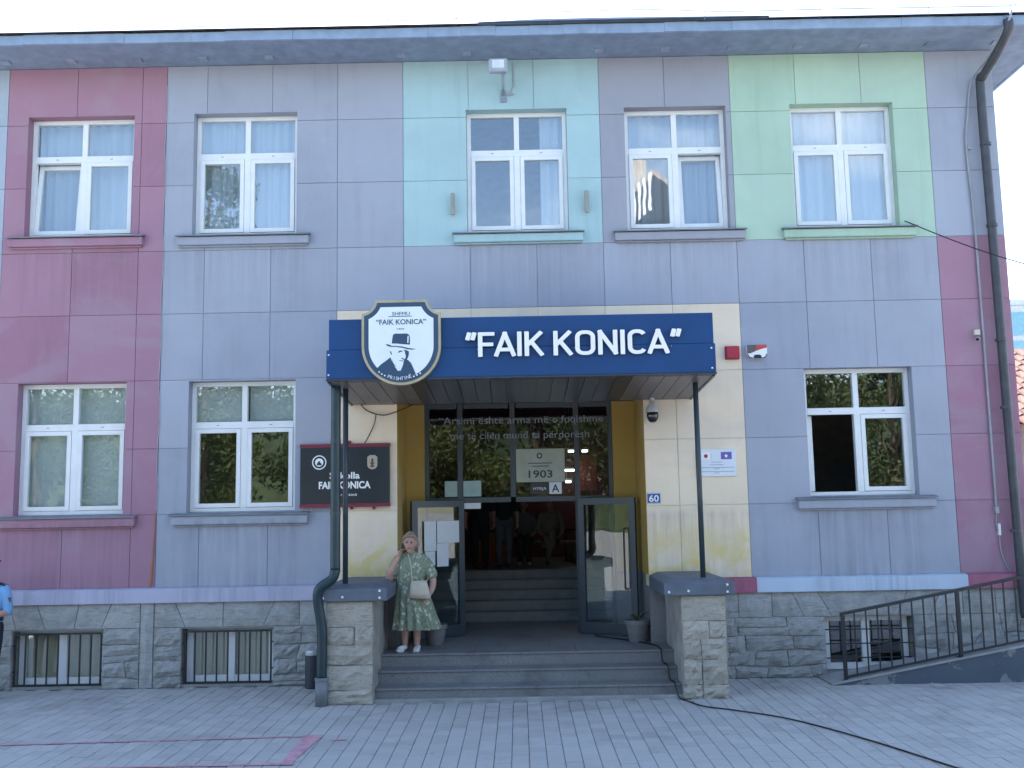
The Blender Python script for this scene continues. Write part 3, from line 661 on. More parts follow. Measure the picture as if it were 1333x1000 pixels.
# porch steps ---------------------------------------------------------
st = thing('porch_steps', 'three grey granite steps rising to the school entrance porch', 'steps', (0.05, -.7, 0))
yb = [-1.27, -.97, -.67]
for i in range(3):
    mb = MB(); a, b = -1.835, 1.975
    mb.box(a, b, yb[i]+.02, yb[i]+.34 if i < 2 else YD+.019, -.02 if i == 0 else .165*i-.05, .165*(i+1)-.032)
    s_ = mb.build('riser', GRANITE, st, bevel=.003)
    mb = MB(); cut = [a, -.62, .71, b]
    y_end = yb[i]+.32 if i < 2 else .0
    for p, q in zip(cut[:-1], cut[1:]): mb.box(p+.0015, q-.0015, yb[i], y_end, .165*(i+1)-.0315, .165*(i+1)-.004)
    mb.build('tread', GRANITE if i < 2 else GRANITE, st, bevel=.004)
mb = MB()
for i in range(5):
    for j in range(3):
        xa = -1.69+3.45*i/5; mb.box(xa+.002, xa+.688, .002+.385*j, .383+.385*j, .44, .4905)
mb.build('landing_tile', GRANITE, st)
B('kerb_strip', CONC, st, -1.835, 1.975, -1.33, -1.252, -.03, .035, bevel=.006)

# piers ----------------------------------------------------------------
def pier(x0, x1, cx0, cx1, label):
    p = thing('stone_pier', label, 'pier', ((x0+x1)/2, -1.0, 0), 'stone piers beside the porch steps')
    mb = MB(); mb.box(x0+.01, x1-.01, -1.385, -.05, -.02, 1.24); core = mb.build('core', MORTAR, p)
    zs = [0, .17, .47, .71, .93, 1.235]
    for j in range(5):
        c, d = zs[j], zs[j+1]; cuts = [x0, x1] if j in (4,) else [x0, x0+(x1-x0)*random.choice((.42, .6, 1.0)), x1]
        cuts = sorted(set(cuts))
        for a, b in zip(cuts[:-1], cuts[1:]):
            if j == 4: stone_piece('stone', p, rect(a, b, c, d, .005), -1.385, .02, .006, PIERST, 5, 4)
            else:
                jz = lambda: random.uniform(-.012, .012); q = rect(a, b, c, d, .005); q = [(q[0][0], q[0][1]+(jz() if j else 0)), (q[1][0], q[1][1]+(jz() if j else 0)), (q[2][0]+jz(), q[2][1]+jz()), (q[3][0]+jz(), q[3][1]+jz())]
                stone_piece('stone', p, q, -1.385, .018, .045, PIERST, 5, 4)
    mb = MB(); inner = x1 if x0 < 0 else x0
    for s_ in (1,):
        mb.box(x0-.005, x0+.009, -1.38, -.06, 0, 1.236); mb.box(x1-.009, x1+.005, -1.38, -.06, 0, 1.236)
    mb.build('rendered_side', M('pier_render', (.33, .31, .28), .9, var=.25, scale=3, bump=.4, dirt=.4), p)
    q = MB(); za, zb = 1.245, 1.40
    q.add([(cx0,-1.46,za),(cx1,-1.46,za),(cx1,-.02,za),(cx0,-.02,za),(cx0,-1.46,zb),(cx1,-1.46,zb),(cx1,-.02,zb),(cx0,-.02,zb),(cx0+.12,-1.30,zb+.05),(cx1-.12,-1.30,zb+.05),(cx1-.12,-.05,zb+.05),(cx0+.12,-.05,zb+.05)],
          [(0,3,2,1),(0,1,5,4),(1,2,6,5),(2,3,7,6),(3,0,4,7),(4,5,9,8),(5,6,10,9),(6,7,11,10),(7,4,8,11),(8,9,10,11)])
    c_ = q.build('cap', CAPM, p, bevel=.008)
    for (x, z) in ((cx0+.06, 1.29), (cx1-.09, 1.37), (cx1-.09, 1.285), (cx0+.3, 1.3)):
        MB().lathe([(.012, -1.466), (.016, -1.463), (.016, -1.459)], (x, 0, z), 8, axis='y').build('screw', WHITE, c_)
    return p
pier(-2.41, -1.84, -2.505, -1.655, 'stone pier left of the steps under a grey cap, beside the dark green downpipe')
pier(1.98, 2.525, 1.765, 2.635, 'stone pier right of the steps under a grey cap, with the thin post on top')

# canopy -----------------------------------------------------------------
can = thing('entrance_canopy', 'dark blue box canopy over the entrance with white raised lettering', 'canopy', (.05, -1.8, 3.96))
cx0, cx1 = -2.35, 2.455
mb = MB(); mb.box(-2.322, 2.44, -1.80, -.002, 4.33, 4.715); mb.build('fascia_panel', NAVY, can, bevel=.006)
mb = MB(); mb.box(cx0, cx1, -1.815, -.003, 3.965, 4.329); mb.build('fascia_panel', NAVY, can, bevel=.006)
B('edge_trim', SOFFD, can, cx0-.004, cx1+.004, -1.822, -1.735, 3.945, 3.9645)
for s_ in (cx0, cx1-.03): 
    mb = MB(); mb.add([(s_,-1.73,3.93),(s_+.03,-1.73,3.93),(s_+.03,-.004,3.82),(s_,-.004,3.82),(s_,-1.73,3.9645),(s_+.03,-1.73,3.9645),(s_+.03,-.004,3.9645),(s_,-.004,3.9645)], [(0,3,2,1),(4,5,6,7),(0,1,5,4),(1,2,6,5),(2,3,7,6),(3,0,4,7)]); mb.build('edge_trim', SOFFD, can)
# soffit planks slope down to the wall, running front to back
nx = 24; wx = (cx1-cx0-.07)/nx
for i in range(nx):
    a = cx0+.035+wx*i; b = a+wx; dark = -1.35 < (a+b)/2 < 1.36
    dz = random.uniform(-.002, .002); g = .004
    mb = MB(); mb.add([(a+g,-1.73,3.935+dz),(b-g,-1.73,3.935+dz),(b-g,-.004,3.83+dz),(a+g,-.004,3.83+dz),(a+g,-1.73,3.95+dz),(b-g,-1.73,3.95+dz),(b-g,-.004,3.845+dz),(a+g,-.004,3.845+dz)], [(0,3,2,1),(4,5,6,7),(0,1,5,4),(1,2,6,5),(2,3,7,6),(3,0,4,7)])
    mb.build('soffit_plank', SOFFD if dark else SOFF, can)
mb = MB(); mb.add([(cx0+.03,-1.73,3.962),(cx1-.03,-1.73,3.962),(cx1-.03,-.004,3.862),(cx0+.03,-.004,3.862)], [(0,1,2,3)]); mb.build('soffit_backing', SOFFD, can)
for x in (cx0+.03, cx1-.05):
    for z in (4.02, 4.27): MB().lathe([(.009, -1.821), (.012, -1.818), (.012, -1.814)], (x, 0, z), 8, axis='y').build('rivet', WHITE, can)
mb = MB(); mb.tube([(2.305,-1.30,1.452),(2.305,-1.62,3.93)], .001, 4)
def post(x, y, r): return MB().tube([(x, y, 1.44), (x, y, 3.95)], r, 10).build('post', POSTM, can, smooth=True)
post(2.29, -1.25, .034); post(-2.205, -1.25, .034)
X0, X1, ZB, LH = -.625, 2.03, 4.20, .315
def rr(w_, n=7, r=.24, a0=0):     # rounded ring of a letter O
    out = []
    for cx_, cz_, t0 in ((w_-r, 1-r, 0), (r, 1-r, 90), (r, r, 180), (w_-r, r, 270)):
        out += [(cx_+r*math.cos(R(t0+90*k/n)), cz_+r*math.sin(R(t0+90*k/n))) for k in range(n+1)]
    return out
oring = rr(.60); cring = [p for p in rr(.56)]
cut_c = cring[2:-2]
GL = {'F': (.45, [[(0,0),(0,1)], [(0,1),(.47,1)], [(0,.50),(.42,.50)]]), 'A': (.66, [[(0,0),(.33,1)], [(.33,1),(.66,0)], [(.12,.24),(.54,.24)]]), 'I': (.0, [[(0,0),(0,1)]]),
      'K': (.56, [[(0,0),(0,1)], [(.02,.42),(.52,1)], [(.17,.60),(.56,0)]]), 'O': (.60, [oring+[oring[0]]]), 'N': (.58, [[(0,0),(0,1)], [(0,1),(.58,0)], [(.58,0),(.58,1)]]), 'C': (.56, [cut_c]),
      '“': (.20, [[(0,.80),(.05,1)], [(.20,.80),(.25,1)]]), '”': (.24, [[(0,.80),(.05,1)], [(.20,.80),(.25,1)]])}
SW = .086; adv = []; cur = 0
for ch in '“FAIK KONICA”':
    if ch == ' ': cur += .27; continue
    adv.append((ch, cur)); cur += GL[ch][0]+SW*2+{'F': .0, 'C': .03, 'A': .06}.get(ch, .11)
total = cur-.11
def stroke(mb, pl, ox, y0, y1, kx):
    # one stroke as a strip of constant width with softened ends
    P_ = [Vector((p[0], p[1])) for p in pl]; Lf, Rt = [], []; closed = (P_[0]-P_[-1]).length < 1e-6
    n = len(P_)
    for i, p in enumerate(P_):
        a = P_[i-1] if i else (P_[-2] if closed else p); b = P_[i+1] if i < n-1 else (P_[1] if closed else p)
        d = (b-a).normalized(); q = Vector((-d.y, d.x))*SW; Lf.append(p+q); Rt.append(p-q)
    if not closed:
        for L_, e, g in ((Lf, 0, 1), (Rt, 0, 1)): pass
        d0 = (P_[1]-P_[0]).normalized(); d1 = (P_[-1]-P_[-2]).normalized()
        out = [P_[0]-d0*SW+(Lf[0]-P_[0])*.78]+Lf+[P_[-1]+d1*SW+(Lf[-1]-P_[-1])*.78, P_[-1]+d1*SW+(Rt[-1]-P_[-1])*.78]+Rt[::-1]+[P_[0]-d0*SW+(Rt[0]-P_[0])*.78]
        if n == 2:
            out = [P_[0]-d0*SW+(Lf[0]-P_[0])*.78, P_[0]-d0*SW*.78+(Lf[0]-P_[0]), P_[-1]+d1*SW*.78+(Lf[-1]-P_[-1]), P_[-1]+d1*SW+(Lf[-1]-P_[-1])*.78, P_[-1]+d1*SW+(Rt[-1]-P_[-1])*.78, P_[-1]+d1*SW*.78+(Rt[-1]-P_[-1]), P_[0]-d0*SW*.78+(Rt[0]-P_[0]), P_[0]-d0*SW+(Rt[0]-P_[0])*.78]
            mb.prism([(X0+(ox+SW+p.x)*kx, ZB+(p.y*(1-2*SW)+SW)*LH) for p in out], y0, y1); return
    T_ = lambda p, y: (X0+(ox+SW+p.x)*kx, y, ZB+(p.y*(1-2*SW)+SW)*LH)
    vs = []
    for l, r in zip(Lf, Rt): vs += [T_(l, y0), T_(r, y0), T_(l, y1), T_(r, y1)]
    fs = []
    for i in range(n-1):
        a, b = 4*i, 4*(i+1); fs += [(a, a+1, b+1, b), (a+2, b+2, b+3, a+3), (a, b, b+2, a+2), (a+1, a+3, b+3, b+1)]
    if not closed: fs += [(0, 2, 3, 1), (4*n-4, 4*n-3, 4*n-1, 4*n-2)]
    mb.add(vs, fs)
kx = (X1-X0)/total
for ch, ox in adv:
    mb = MB()
    for i, pl in enumerate(GL[ch][1]): stroke(mb, pl, ox, -1.868-.0006*i, -1.826, kx)
    o = mb.build('letter', [LETTER, LETEDGE], can)
    for p in o.data.polygons:
        if p.normal.y > -.5: p.material_index = 1
# upper panel is flush 15 mm behind the lower one; stand-offs carry the letters
mb = MB()
for x in np.linspace(X0+.15, X1-.12, 11): mb.tube([(x, -1.842, 4.30), (x, -1.8, 4.30)], .008, 6)
mb.build('letter_stud', LETEDGE, can)

# shield ----------------------------------------------------------------
sh = thing('shield_sign', 'white and navy shield emblem with gold rim fixed on the blue canopy front', 'emblem', (-1.41, -1.9, 4.39))
SCX, SCZ, SS = -1.412, 4.398, 1/848.
S_ = lambda x, z: (SCX+(x-447)*SS, SCZ+(522-z)*SS)
def shield_outline(ins):
    hw, top, zc = 412-ins, 75+ins, 560; bz = 970-ins; pts = []
    tw = 272-ins*.55
    n = 10; rN = 140-ins*.0
    # notch: concave quarter round between (tw, top) and (hw, 205)
    cxn, czn = 412+10, 75-10; rr = math.hypot(cxn-272, czn-75)+ins
    a0 = math.asin(min(1, (top-czn)/rr)); a1 = math.acos(min(1, (cxn-hw)/rr))
    right = [(447+cxn-rr*math.cos(a), czn+rr*math.sin(a)) for a in np.linspace(a0, a1, n)]
    right += [(447+hw*math.cos(t), zc+(bz-zc)*math.sin(t)) for t in np.linspace(0, math.pi/2, 22)]
    left = [(894-x, z) for x, z in right[::-1][1:]]
    return [S_(x, z) for x, z in right+left]
def lay(name, pts, y0, y1, m_, par=None): return MB().prism(pts, y0, y1).build(name, m_, par or sh)
lay('rim', shield_outline(0), -1.905, -1.83, GOLD); lay('border', shield_outline(26), -1.91, -1.9052, SNAVY); lay('field', [ (x, max(z, SCZ+(522-868)*SS)) for x, z in shield_outline(74)], -1.915, -1.9102, SWHITE)
mb = MB(); mb.box(SCX-.2, SCX+.2, -1.8299, -1.8, SCZ-.1, SCZ+.3); mb.build('bracket', LETEDGE, sh)
D_ = lambda name, P, k=0, m_=SNAVY: lay(name, [S_(*p) for p in P], -1.917-.0015*k, -1.9152-.0015*k, m_)
D_('coat', [(196,792),(240,750),(290,715),(335,680),(352,720),(372,760),(392,795),(410,822),(440,822),(462,775),(474,725),(482,698),(520,712),(548,742),(566,780),(580,815),(597,855),(560,880),(447,905),(330,885),(250,840)])
D_('hat_crown', [(350,535),(355,490),(362,450),(372,436),(390,431),(450,433),(500,431),(525,440),(537,458),(540,500),(538,550),(470,545),(400,536)])
D_('hat_band', [(514,462),(527,455),(524,530),(512,532)], 1, SWHITE)
D_('hat_brim', [(283,540),(320,545),(350,560),(400,562),(460,568),(520,585),(602,597),(560,604),(510,598),(460,582),(400,572),(340,570),(305,560)])
D_('face_shade', [(468,602),(498,606),(528,622),(526,662),(516,692),(500,712),(484,706),(492,690),(496,668),(488,640),(486,618)])
D_('eye_shade', [(414,628),(432,611),(458,612),(460,622),(440,626),(420,634)]); D_('nose_shade', [(452,684),(478,697),(484,708),(466,706),(450,694)]); D_('mouth_line', [(424,712),(474,718),(472,726),(428,718)])
D_('ear_line', [(330,622),(338,612),(348,634),(352,655),(344,650),(336,640)]); D_('jaw_line', [(352,690),(362,735),(380,762),(410,775),(380,768),(360,745)])
D_('collar', [(392,772),(412,768),(420,785),(414,820),(404,808)], 1, SWHITE); D_('collar', [(440,772),(462,766),(454,796),(442,815),(436,790)], 1, SWHITE)
def st_(s, hh, x, z, w_, m_=SNAVY, y=-1.917, off=0): 
    p = S_(x, z); return text('lettering', s, hh*SS/.727, (p[0], y, p[1]), m_, sh, width=w_*SS, ext=.0015, off=off)
st_('SHFMU', 40, 447, 240, 186); st_('“FAIK KONICA”', 55, 447, 334, 520, off=.0012); st_('1954', 20, 443, 392, 72)
D_('rule', [(315,248),(560,246),(560,253),(315,255)])
s = 'PRISHTINË'
for i, ch in enumerate(s):
    t = (i-4)/4; ang = t*.36; cx_, cz_ = 430+ t*118, 921-24*t*t
    v, f = text_geo(ch, 37*SS/.727, .0015); v[:,0] -= (v[:,0].min()+v[:,0].max())/2
    c_, s_ = math.cos(ang), math.sin(ang); x, z = v[:,0].copy(), v[:,2].copy(); v[:,0] = c_*x-s_*z; v[:,2] = s_*x+c_*z
    p = S_(cx_, cz_); v += np.array((p[0], -1.919, p[1])); MB().add([tuple(q) for q in v], f).build('letter', SWHITE, sh)
for x, z in ((218,832),(246,853),(276,870),(578,884),(610,870),(644,853)):
    p = S_(x, z); MB().lathe([(9*SS, -1.9195), (9*SS, -1.917)], (p[0], 0, p[1]), 10, axis='y').build('dot', SWHITE, sh)

# ------------------------------------------------------------------ signs on the wall
sg = thing('school_sign', 'black signboard with red top and bottom edges, half behind the canopy post', 'sign', (-2.42, -.06, 2.83))
B('board', BLACKP, sg, -3.04, -1.795, -.075, -.016, 2.455, 3.235); B('edge', SRED, sg, -3.045, -1.79, -.082, -.014, 3.2355, 3.285); B('edge', SRED, sg, -3.045, -1.79, -.082, -.014, 2.405, 2.4545)
text('lettering', 'Shkolla', .094/.727, (-2.42, -.078, 2.80), LETTER, sg, width=.42, off=.003); text('lettering', 'FAIK KONICA', .098/.727, (-2.42, -.078, 2.665), LETTER, sg, width=.72, off=.0045); text('lettering', 'Prishtinë', .04/.727, (-2.38, -.078, 2.56), LETTER, sg, width=.26)
cxs, czs = -2.775, 3.03
MB().lathe([(.100, -.079), (.100, -.0751)], (cxs, 0, czs), 28, axis='y').build('seal', LETTER, sg); MB().lathe([(.084, -.0805), (.084, -.0791)], (cxs, 0, czs), 28, axis='y').build('seal_ring', BLACKP, sg); MB().lathe([(.058, -.082), (.058, -.0806)], (cxs, 0, czs), 24, axis='y').build('seal_field', LETTER, sg)
MB().prism([(cxs-.035, czs-.04), (cxs+.035, czs-.04), (cxs+.03, czs-.012), (cxs+.008, czs), (cxs+.02, czs+.02), (cxs-.012, czs+.015), (cxs-.03, czs-.015)], -.0832, -.0821).build('seal_figure', BLACKP, sg)
cc = M('crest_pale', (.42, .38, .30), .6); ccd = M('crest_brown', (.12, .06, .03), .6); a, b = -2.035, 3.02
MB().prism([(a-.07, b+.075), (a-.045, b+.09), (a-.04, b+.1), (a+.04, b+.1), (a+.045, b+.09), (a+.07, b+.075), (a+.07, b-.05), (a+.045, b-.085), (a, b-.1), (a-.045, b-.085), (a-.07, b-.05)], -.079, -.0751).build('crest', cc, sg)
MB().prism([(a-.032, b-.066), (a+.032, b-.066), (a+.014, b-.03), (a+.034, b-.004), (a+.012, b), (a+.018, b+.03), (a, b+.06), (a-.018, b+.03), (a-.012, b), (a-.034, b-.004), (a-.014, b-.03)], -.0808, -.0791).build('crest_figure', ccd, sg)
mb = MB()
for x, z in ((-2.33, 2.385), (-2.02, 2.38), (-2.36, 3.3)): mb.box(x-.015, x+.015, -.05, -.001, z-.012, z+.03)
mb.build('bracket', SRED, sg)

pl = thing('wall_plaque', 'small white plaque with two little flags and lines of print, right of the entrance', 'plaque', (2.755, -.02, 2.93))
B('board', M('plaque_white', (.66, .72, .78), .4, var=.03), pl, 2.478, 3.03, -.028, -.004, 2.74, 3.118, bevel=.003)
B('flag', LETTER, pl, 2.555, 2.685, -.0305, -.0282, 2.975, 3.075); MB().lathe([(.027, -.0325), (.027, -.0306)], (2.615, 0, 3.022), 20, axis='y').build('flag_disc', REDP, pl); B('flag_shadow_edge', DARKT, pl, 2.6855, 2.689, -.0300, -.0282, 2.975, 3.07)
B('flag', M('flag_violet_blue', (.13, .10, .38), .5), pl, 2.825, 2.975, -.0305, -.0282, 2.975, 3.075)
MB().prism([(2.875,3.03),(2.89,3.035),(2.897,3.05),(2.905,3.035),(2.922,3.03),(2.912,3.015),(2.91,2.998),(2.892,3.0),(2.882,3.012)], -.0322, -.0306).build('flag_emblem', LETTER, pl)
for z, w_ in ((2.937, .15), (2.900, .19), (2.862, .50), (2.843, .08), (2.805, .48), (2.785, .08)): B('print_line', M('print_grey_blue', (.24,.32,.42), .6), pl, 2.76-w_/2, 2.76+w_/2, -.0296, -.0282, z-.004, z+.004)
hp = thing('house_number_plate', 'small blue enamel plate with the white number 60', 'number plate', (1.873, -.01, 2.45))
B('plate', BLUEP, hp, 1.785, 1.962, -.018, -.003, 2.382, 2.522, bevel=.002); text('lettering', '60', .092/.727, (1.873, -.020, 2.406), LETTER, hp, width=.135, off=.002)
mb = MB(); [mb.box(*q) for q in ((1.788,1.959,-.0195,-.0181,2.385,2.389),(1.788,1.959,-.0195,-.0181,2.515,2.519))]; mb.build('plate_rim', LETTER, hp)
# alarm boxes
al = thing('alarm_box', 'plain red alarm box on the cream wall beside the canopy', 'alarm', (3.05, -.02, 4.47)); B('case', REDP, al, 2.955, 3.145, -.07, -.004, 4.385, 4.565, bevel=.012); B('base_plate', SRED, al, 2.949, 3.151, -.0039, -.0005, 4.38, 4.57)
si = thing('alarm_siren', 'white and red alarm siren box with a dark lower edge', 'alarm', (3.39, -.02, 4.47))
MB().prism([(3.245,4.57),(3.53,4.575),(3.53,4.44),(3.50,4.395),(3.46,4.38),(3.31,4.38),(3.27,4.395),(3.245,4.44)], -.075, -.003).build('case', LETTER, si, bevel=.006)
MB().prism([(3.25,4.57),(3.25,4.45),(3.30,4.455),(3.36,4.48),(3.38,4.574)], -.079, -.0752).build('cover', M('siren_grey', (.10,.09,.09), .4), si)
MB().prism([(3.381,4.574),(3.362,4.482),(3.44,4.51),(3.527,4.53),(3.527,4.574)], -.079, -.0752).build('cover', M('siren_red', (.50,.06,.05), .4), si)
MB().prism([(3.335,4.378),(3.45,4.378),(3.443,4.42),(3.42,4.432),(3.365,4.432),(3.34,4.42)], -.082, -.0752).build('lens', BLACKP, si); MB().prism([(3.247,4.44),(3.256,4.445),(3.28,4.403),(3.33,4.39),(3.33,4.379),(3.27,4.39)], -.079, -.0753).build('trim', BLACKP, si); MB().prism([(3.528,4.44),(3.519,4.445),(3.498,4.403),(3.455,4.39),(3.455,4.379),(3.505,4.39)], -.079, -.0753).build('trim', BLACKP, si)

# dome camera
dc = thing('dome_camera', 'grey dome camera with dark globe hanging at the canopy soffit corner', 'camera', (1.88, -.13, 3.6))
MB().lathe([(.03, 3.80), (.032, 3.845)], (1.88, -.13, 0), 12).build('mount', CAMW, dc); MB().lathe([(.035, 3.80), (.045, 3.76), (.075, 3.72), (.088, 3.67), (.088, 3.64)], (1.88, -.13, 0), 20).build('housing', CAMW, dc, smooth=True)
MB().lathe([(.082, 3.64), (.082, 3.59), (.07, 3.54), (.045, 3.505), (.005, 3.495)], (1.88, -.13, 0), 20).build('dome', CAMD, dc, smooth=True)
B('arm', CAMW, dc, 1.86, 1.90, -.13, -.001, 3.80, 3.83)
# bullet camera at right
bc = thing('bullet_camera', 'small white bullet camera under a junction box beside the right downpipe', 'camera', (6.50, -.06, 4.6))
B('junction_box', M('box_cream', (.55,.52,.45), .5), bc, 6.47, 6.55, -.06, -.003, 4.66, 4.735, bevel=.004)
MB().tube([(6.51,-.06,4.60),(6.45,-.17,4.575)], .030, 12).build('body', CAMW, bc, smooth=False); MB().tube([(6.449,-.172,4.575),(6.446,-.178,4.573)], .024, 12).build('lens', CAMD, bc); MB().tube([(6.51,-.002,4.62),(6.51,-.06,4.61)], .012, 8).build('bracket', CAMW, bc)
# flood lamp under the eave
fl = thing('flood_lamp', 'grey flood lamp on a bracket under the eave above the cyan wall', 'lamp', (-.18, -.3, 8.5))
mb = MB(); mb.box(-.32, -.05, -.46, -.34, 8.52, 8.72); mb.build('housing', M('lamp_grey', (.33,.38,.44), .4), fl, bevel=.02); B('lens', M('lamp_lens', (.60,.66,.72), .15), fl, -.27, -.10, -.468, -.461, 8.565, 8.685)
mb = MB(); mb.tube([(-.12,-.40,8.53),(-.12,-.25,8.36),(-.12,-.002,8.36)], .022, 8); mb.box(-.16, -.08, -.02, -.001, 8.24, 8.42); mb.build('bracket', M('lamp_bracket', (.22,.27,.33), .5), fl)
mb = MB(); mb.tube([(-.02,-.003,8.36),(.03,-.01,8.5),(.02,-.01,8.84)], .008, 6); mb.tube([(-.08,-.005,8.36),(.03,-.012,8.36)], .014, 6); mb.build('cable', WIREG, fl)
# flag holders
for x, la in ((-.875, 'small rusty flag holder tube on the wall left of the cyan bay window'), (1.05, 'small rusty flag holder tube on the wall right of the cyan bay window')):
    fh = thing('flag_holder', la, 'bracket', (x, -.03, 6.7), 'flag holders beside the middle upper window')
    MB().tube([(x, -.055, 6.55), (x, -.085, 6.86)], .03, 10).build('tube', M('rust_grey', (.28,.29,.26), .7, dirt=.6), fh); B('bracket', M_grey, fh, x-.02, x+.02, -.06, -.001, 6.6, 6.64)

# downpipes, conduits, wires -----------------------------------------------------
dp = thing('green_downpipe', 'dark green downpipe bending round the cap of the left pier', 'downpipe', (-2.42, -1.4, 0))
x_ = -2.30
def arc(pts, n=6):
    out = []; P = [Vector(p) for p in pts]
    for i in range(len(P)-1):
        p0, p1, p2, p3 = P[max(i-1,0)], P[i], P[i+1], P[min(i+2,len(P)-1)]
        for k in range(n):
            t = k/n; out.append(.5*((2*p1)+(p2-p0)*t+(2*p0-5*p1+4*p2-p3)*t*t+(3*p1-p0-3*p2+p3)*t**3))
    return out+[P[-1]]
MB().tube(arc([(-2.292,-1.46,3.95),(-2.292,-1.47,3.0),(-2.292,-1.47,1.75),(-2.292,-1.48,1.62),(-2.33,-1.49,1.52),(-2.45,-1.50,1.44),(-2.50,-1.49,1.36),(-2.50,-1.47,1.22),(-2.46,-1.44,.9),(-2.46,-1.44,.3)]), .062, 14).build('pipe', PIPEG, dp, smooth=True)
MB().tube([(-2.46,-1.44,.33),(-2.46,-1.44,-.01)], .078, 14).build('boot', PIPEL, dp, smooth=True); MB().tube([(-2.46,-1.44,.335),(-2.46,-1.44,.30)], .086, 14).build('collar', PIPEL, dp)
for z in (3.2, 2.3): MB().tube([(-2.292,-1.47,z),(-2.292,-1.47,z+.05)], .066, 14).build('clamp', POSTM, dp)
dr = thing('eave_downpipe', 'long dark grey downpipe running down the rose panels near the right corner', 'downpipe', (6.82, -.12, 0))
MB().tube(arc([(6.90,-.82,8.95),(6.90,-.80,8.8),(6.86,-.5,8.58),(6.80,-.2,8.40),(6.79,-.12,8.2),(6.80,-.12,6.0),(6.815,-.12,3.0),(6.83,-.12,1.2),(6.83,-.14,.75)]), .062, 14).build('pipe', PIPEB, dr, smooth=True)
for z in (1.9, 3.6, 4.55, 6.2, 7.4): MB().tube([(6.80,-.12,z),(6.80,-.12,z+.04)], .076, 12).build('clamp', PIPEB, dr)
MB().tube(arc([(6.86,-.20,1.62),(6.90,-.205,1.45),(6.95,-.16,1.36),(6.88,-.21,1.28),(6.93,-.2,1.5)]), .008, 5).build('twisted_wire', WHITE, dr)
cd = tag(MB().tube(arc([(6.93,-.87,9.06),(6.88,-.86,8.9),(6.80,-.4,8.6),(6.70,-.06,8.4),(6.62,-.03,7.9),(6.565,-.03,7.4),(6.60,-.03,6.1),(6.60,-.03,3.0),(6.595,-.03,2.25)]), .017, 8).build('conduit', WIREG, smooth=True), 'thin grey conduit running down the wall left of the long dark downpipe', 'conduit')
B('junction', WIREG, cd, 6.575, 6.625, -.055, -.002, 7.38, 7.43); B('junction', WIREG, cd, 6.575, 6.625, -.055, -.002, 2.16, 2.25); B('test_clamp', WHITE, cd, 6.60, 6.63, -.05, -.002, 1.86, 2.02)
MB().tube(arc([(6.60,-.02,2.16),(6.585,-.02,2.0),(6.615,-.02,1.85),(6.62,-.02,1.65),(6.68,-.02,1.45),(6.73,-.02,1.37)]), .008, 6).build('earth_wire', WIREG, cd)
tag(MB().tube([(5.56+t*2.4, -.13-.6*t, 6.31-1.07*t-.10*math.sin(t*3.14)) for t in np.linspace(0, 1.6, 14)], .008, 6).build('overhead_wire', WIRE), 'black wire slanting from the green bay window sill past the right corner', 'wire')
cb = MB(); base = [(1.15,.55,.50),(1.55,.15,.50),(1.78,-.3,.502),(1.81,-.665,.505),(1.83,-.70,.35),(1.86,-.98,.18),(1.88,-1.0,.30)]
tag(MB().tube(arc([(1.05,.75,.505),(1.45,.25,.505),(1.76,-.30,.505),(1.80,-.64,.505),(1.81,-.69,.46),(1.82,-.71,.345),(1.84,-.93,.343),(1.85,-.99,.30),(1.86,-1.01,.18),(1.88,-1.22,.178),(1.89,-1.30,.12),(1.92,-1.37,.014),(1.99,-1.60,.012),(2.12,-1.92,.012),(2.42,-2.17,.012),(2.92,-2.70,.012),(3.41,-3.70,.012),(3.80,-4.77,.012),(4.3,-6.2,.012)]), .009, 6).build('power_cable', WIRE), 'black power cable running from the porch down the steps across the pavers', 'cable')
tag(MB().tube(arc([(-2.21,-.02,3.84),(-2.1,-.03,3.74),(-1.9,-.03,3.68),(-1.72,-.02,3.72),(-1.5,.3,3.86)]), .007, 5).build('sagging_wire', WIRE), 'thin dark wire sagging across the cream wall under the canopy', 'wire')
tag(MB().tube(arc([(-1.99,-.02,3.70),(-2.02,-.02,3.55),(-2.10,-.02,3.38),(-2.15,-.04,3.287)]), .007, 5).build('sign_wire', WIRE), 'short dark wire dropping to the top edge of the black signboard', 'wire')

# ------------------------------------------------------------------ window grilles
for n, (o, nb, la) in enumerate(((BA[0], 9, 'dark bar grille over the leftmost basement window'), (BA[1], 9, 'dark bar grille over the basement window nearest the left pier'), (BA[2], 0, 'grille of level bars over the basement window behind the ramp railing'))):
    x0, x1, z0, z1 = o; g = thing('window_grille', la, 'grille', ((x0+x1)/2, -.02, z0), 'basement window grilles')
    x0 += .02; x1 -= .03; y = .035
    if nb:
        mb = MB(); mb.box(x0, x1, y-.008, y+.008, z1-.06, z1-.035); mb.box(x0, x1, y-.008, y+.008, z0+.0, z0+.025); mb.box(x0, x0+.022, y-.009, y+.009, z0+.026, z1-.061); mb.box(x1-.022, x1, y-.009, y+.009, z0+.026, z1-.061); mb.build('frame', BLKM, g)
        for i in range(1, nb-1):
            x = x0+(x1-x0)*i/(nb-1); MB().box(x-.010, x+.010, y-.007, y+.007, z0+.0255, z1-.0605).build('bar', BLKM, g)
        mb = MB()
        for z in (z0+.2, z1-.2): mb.box(x1+.0005, x1+.045, y-.008, y+.008, z-.01, z+.01); mb.box(x0-.035, x0-.0005, y-.008, y+.008, z-.01, z+.01)
        mb.build('anchor', BLKM, g)
    else:
        for i in range(3):
            z = z0+.18+.19*i; MB().box(x0-.018, x1+.028, y-.008, y+.008, z-.008, z+.008).build('bar', BLKM, g)

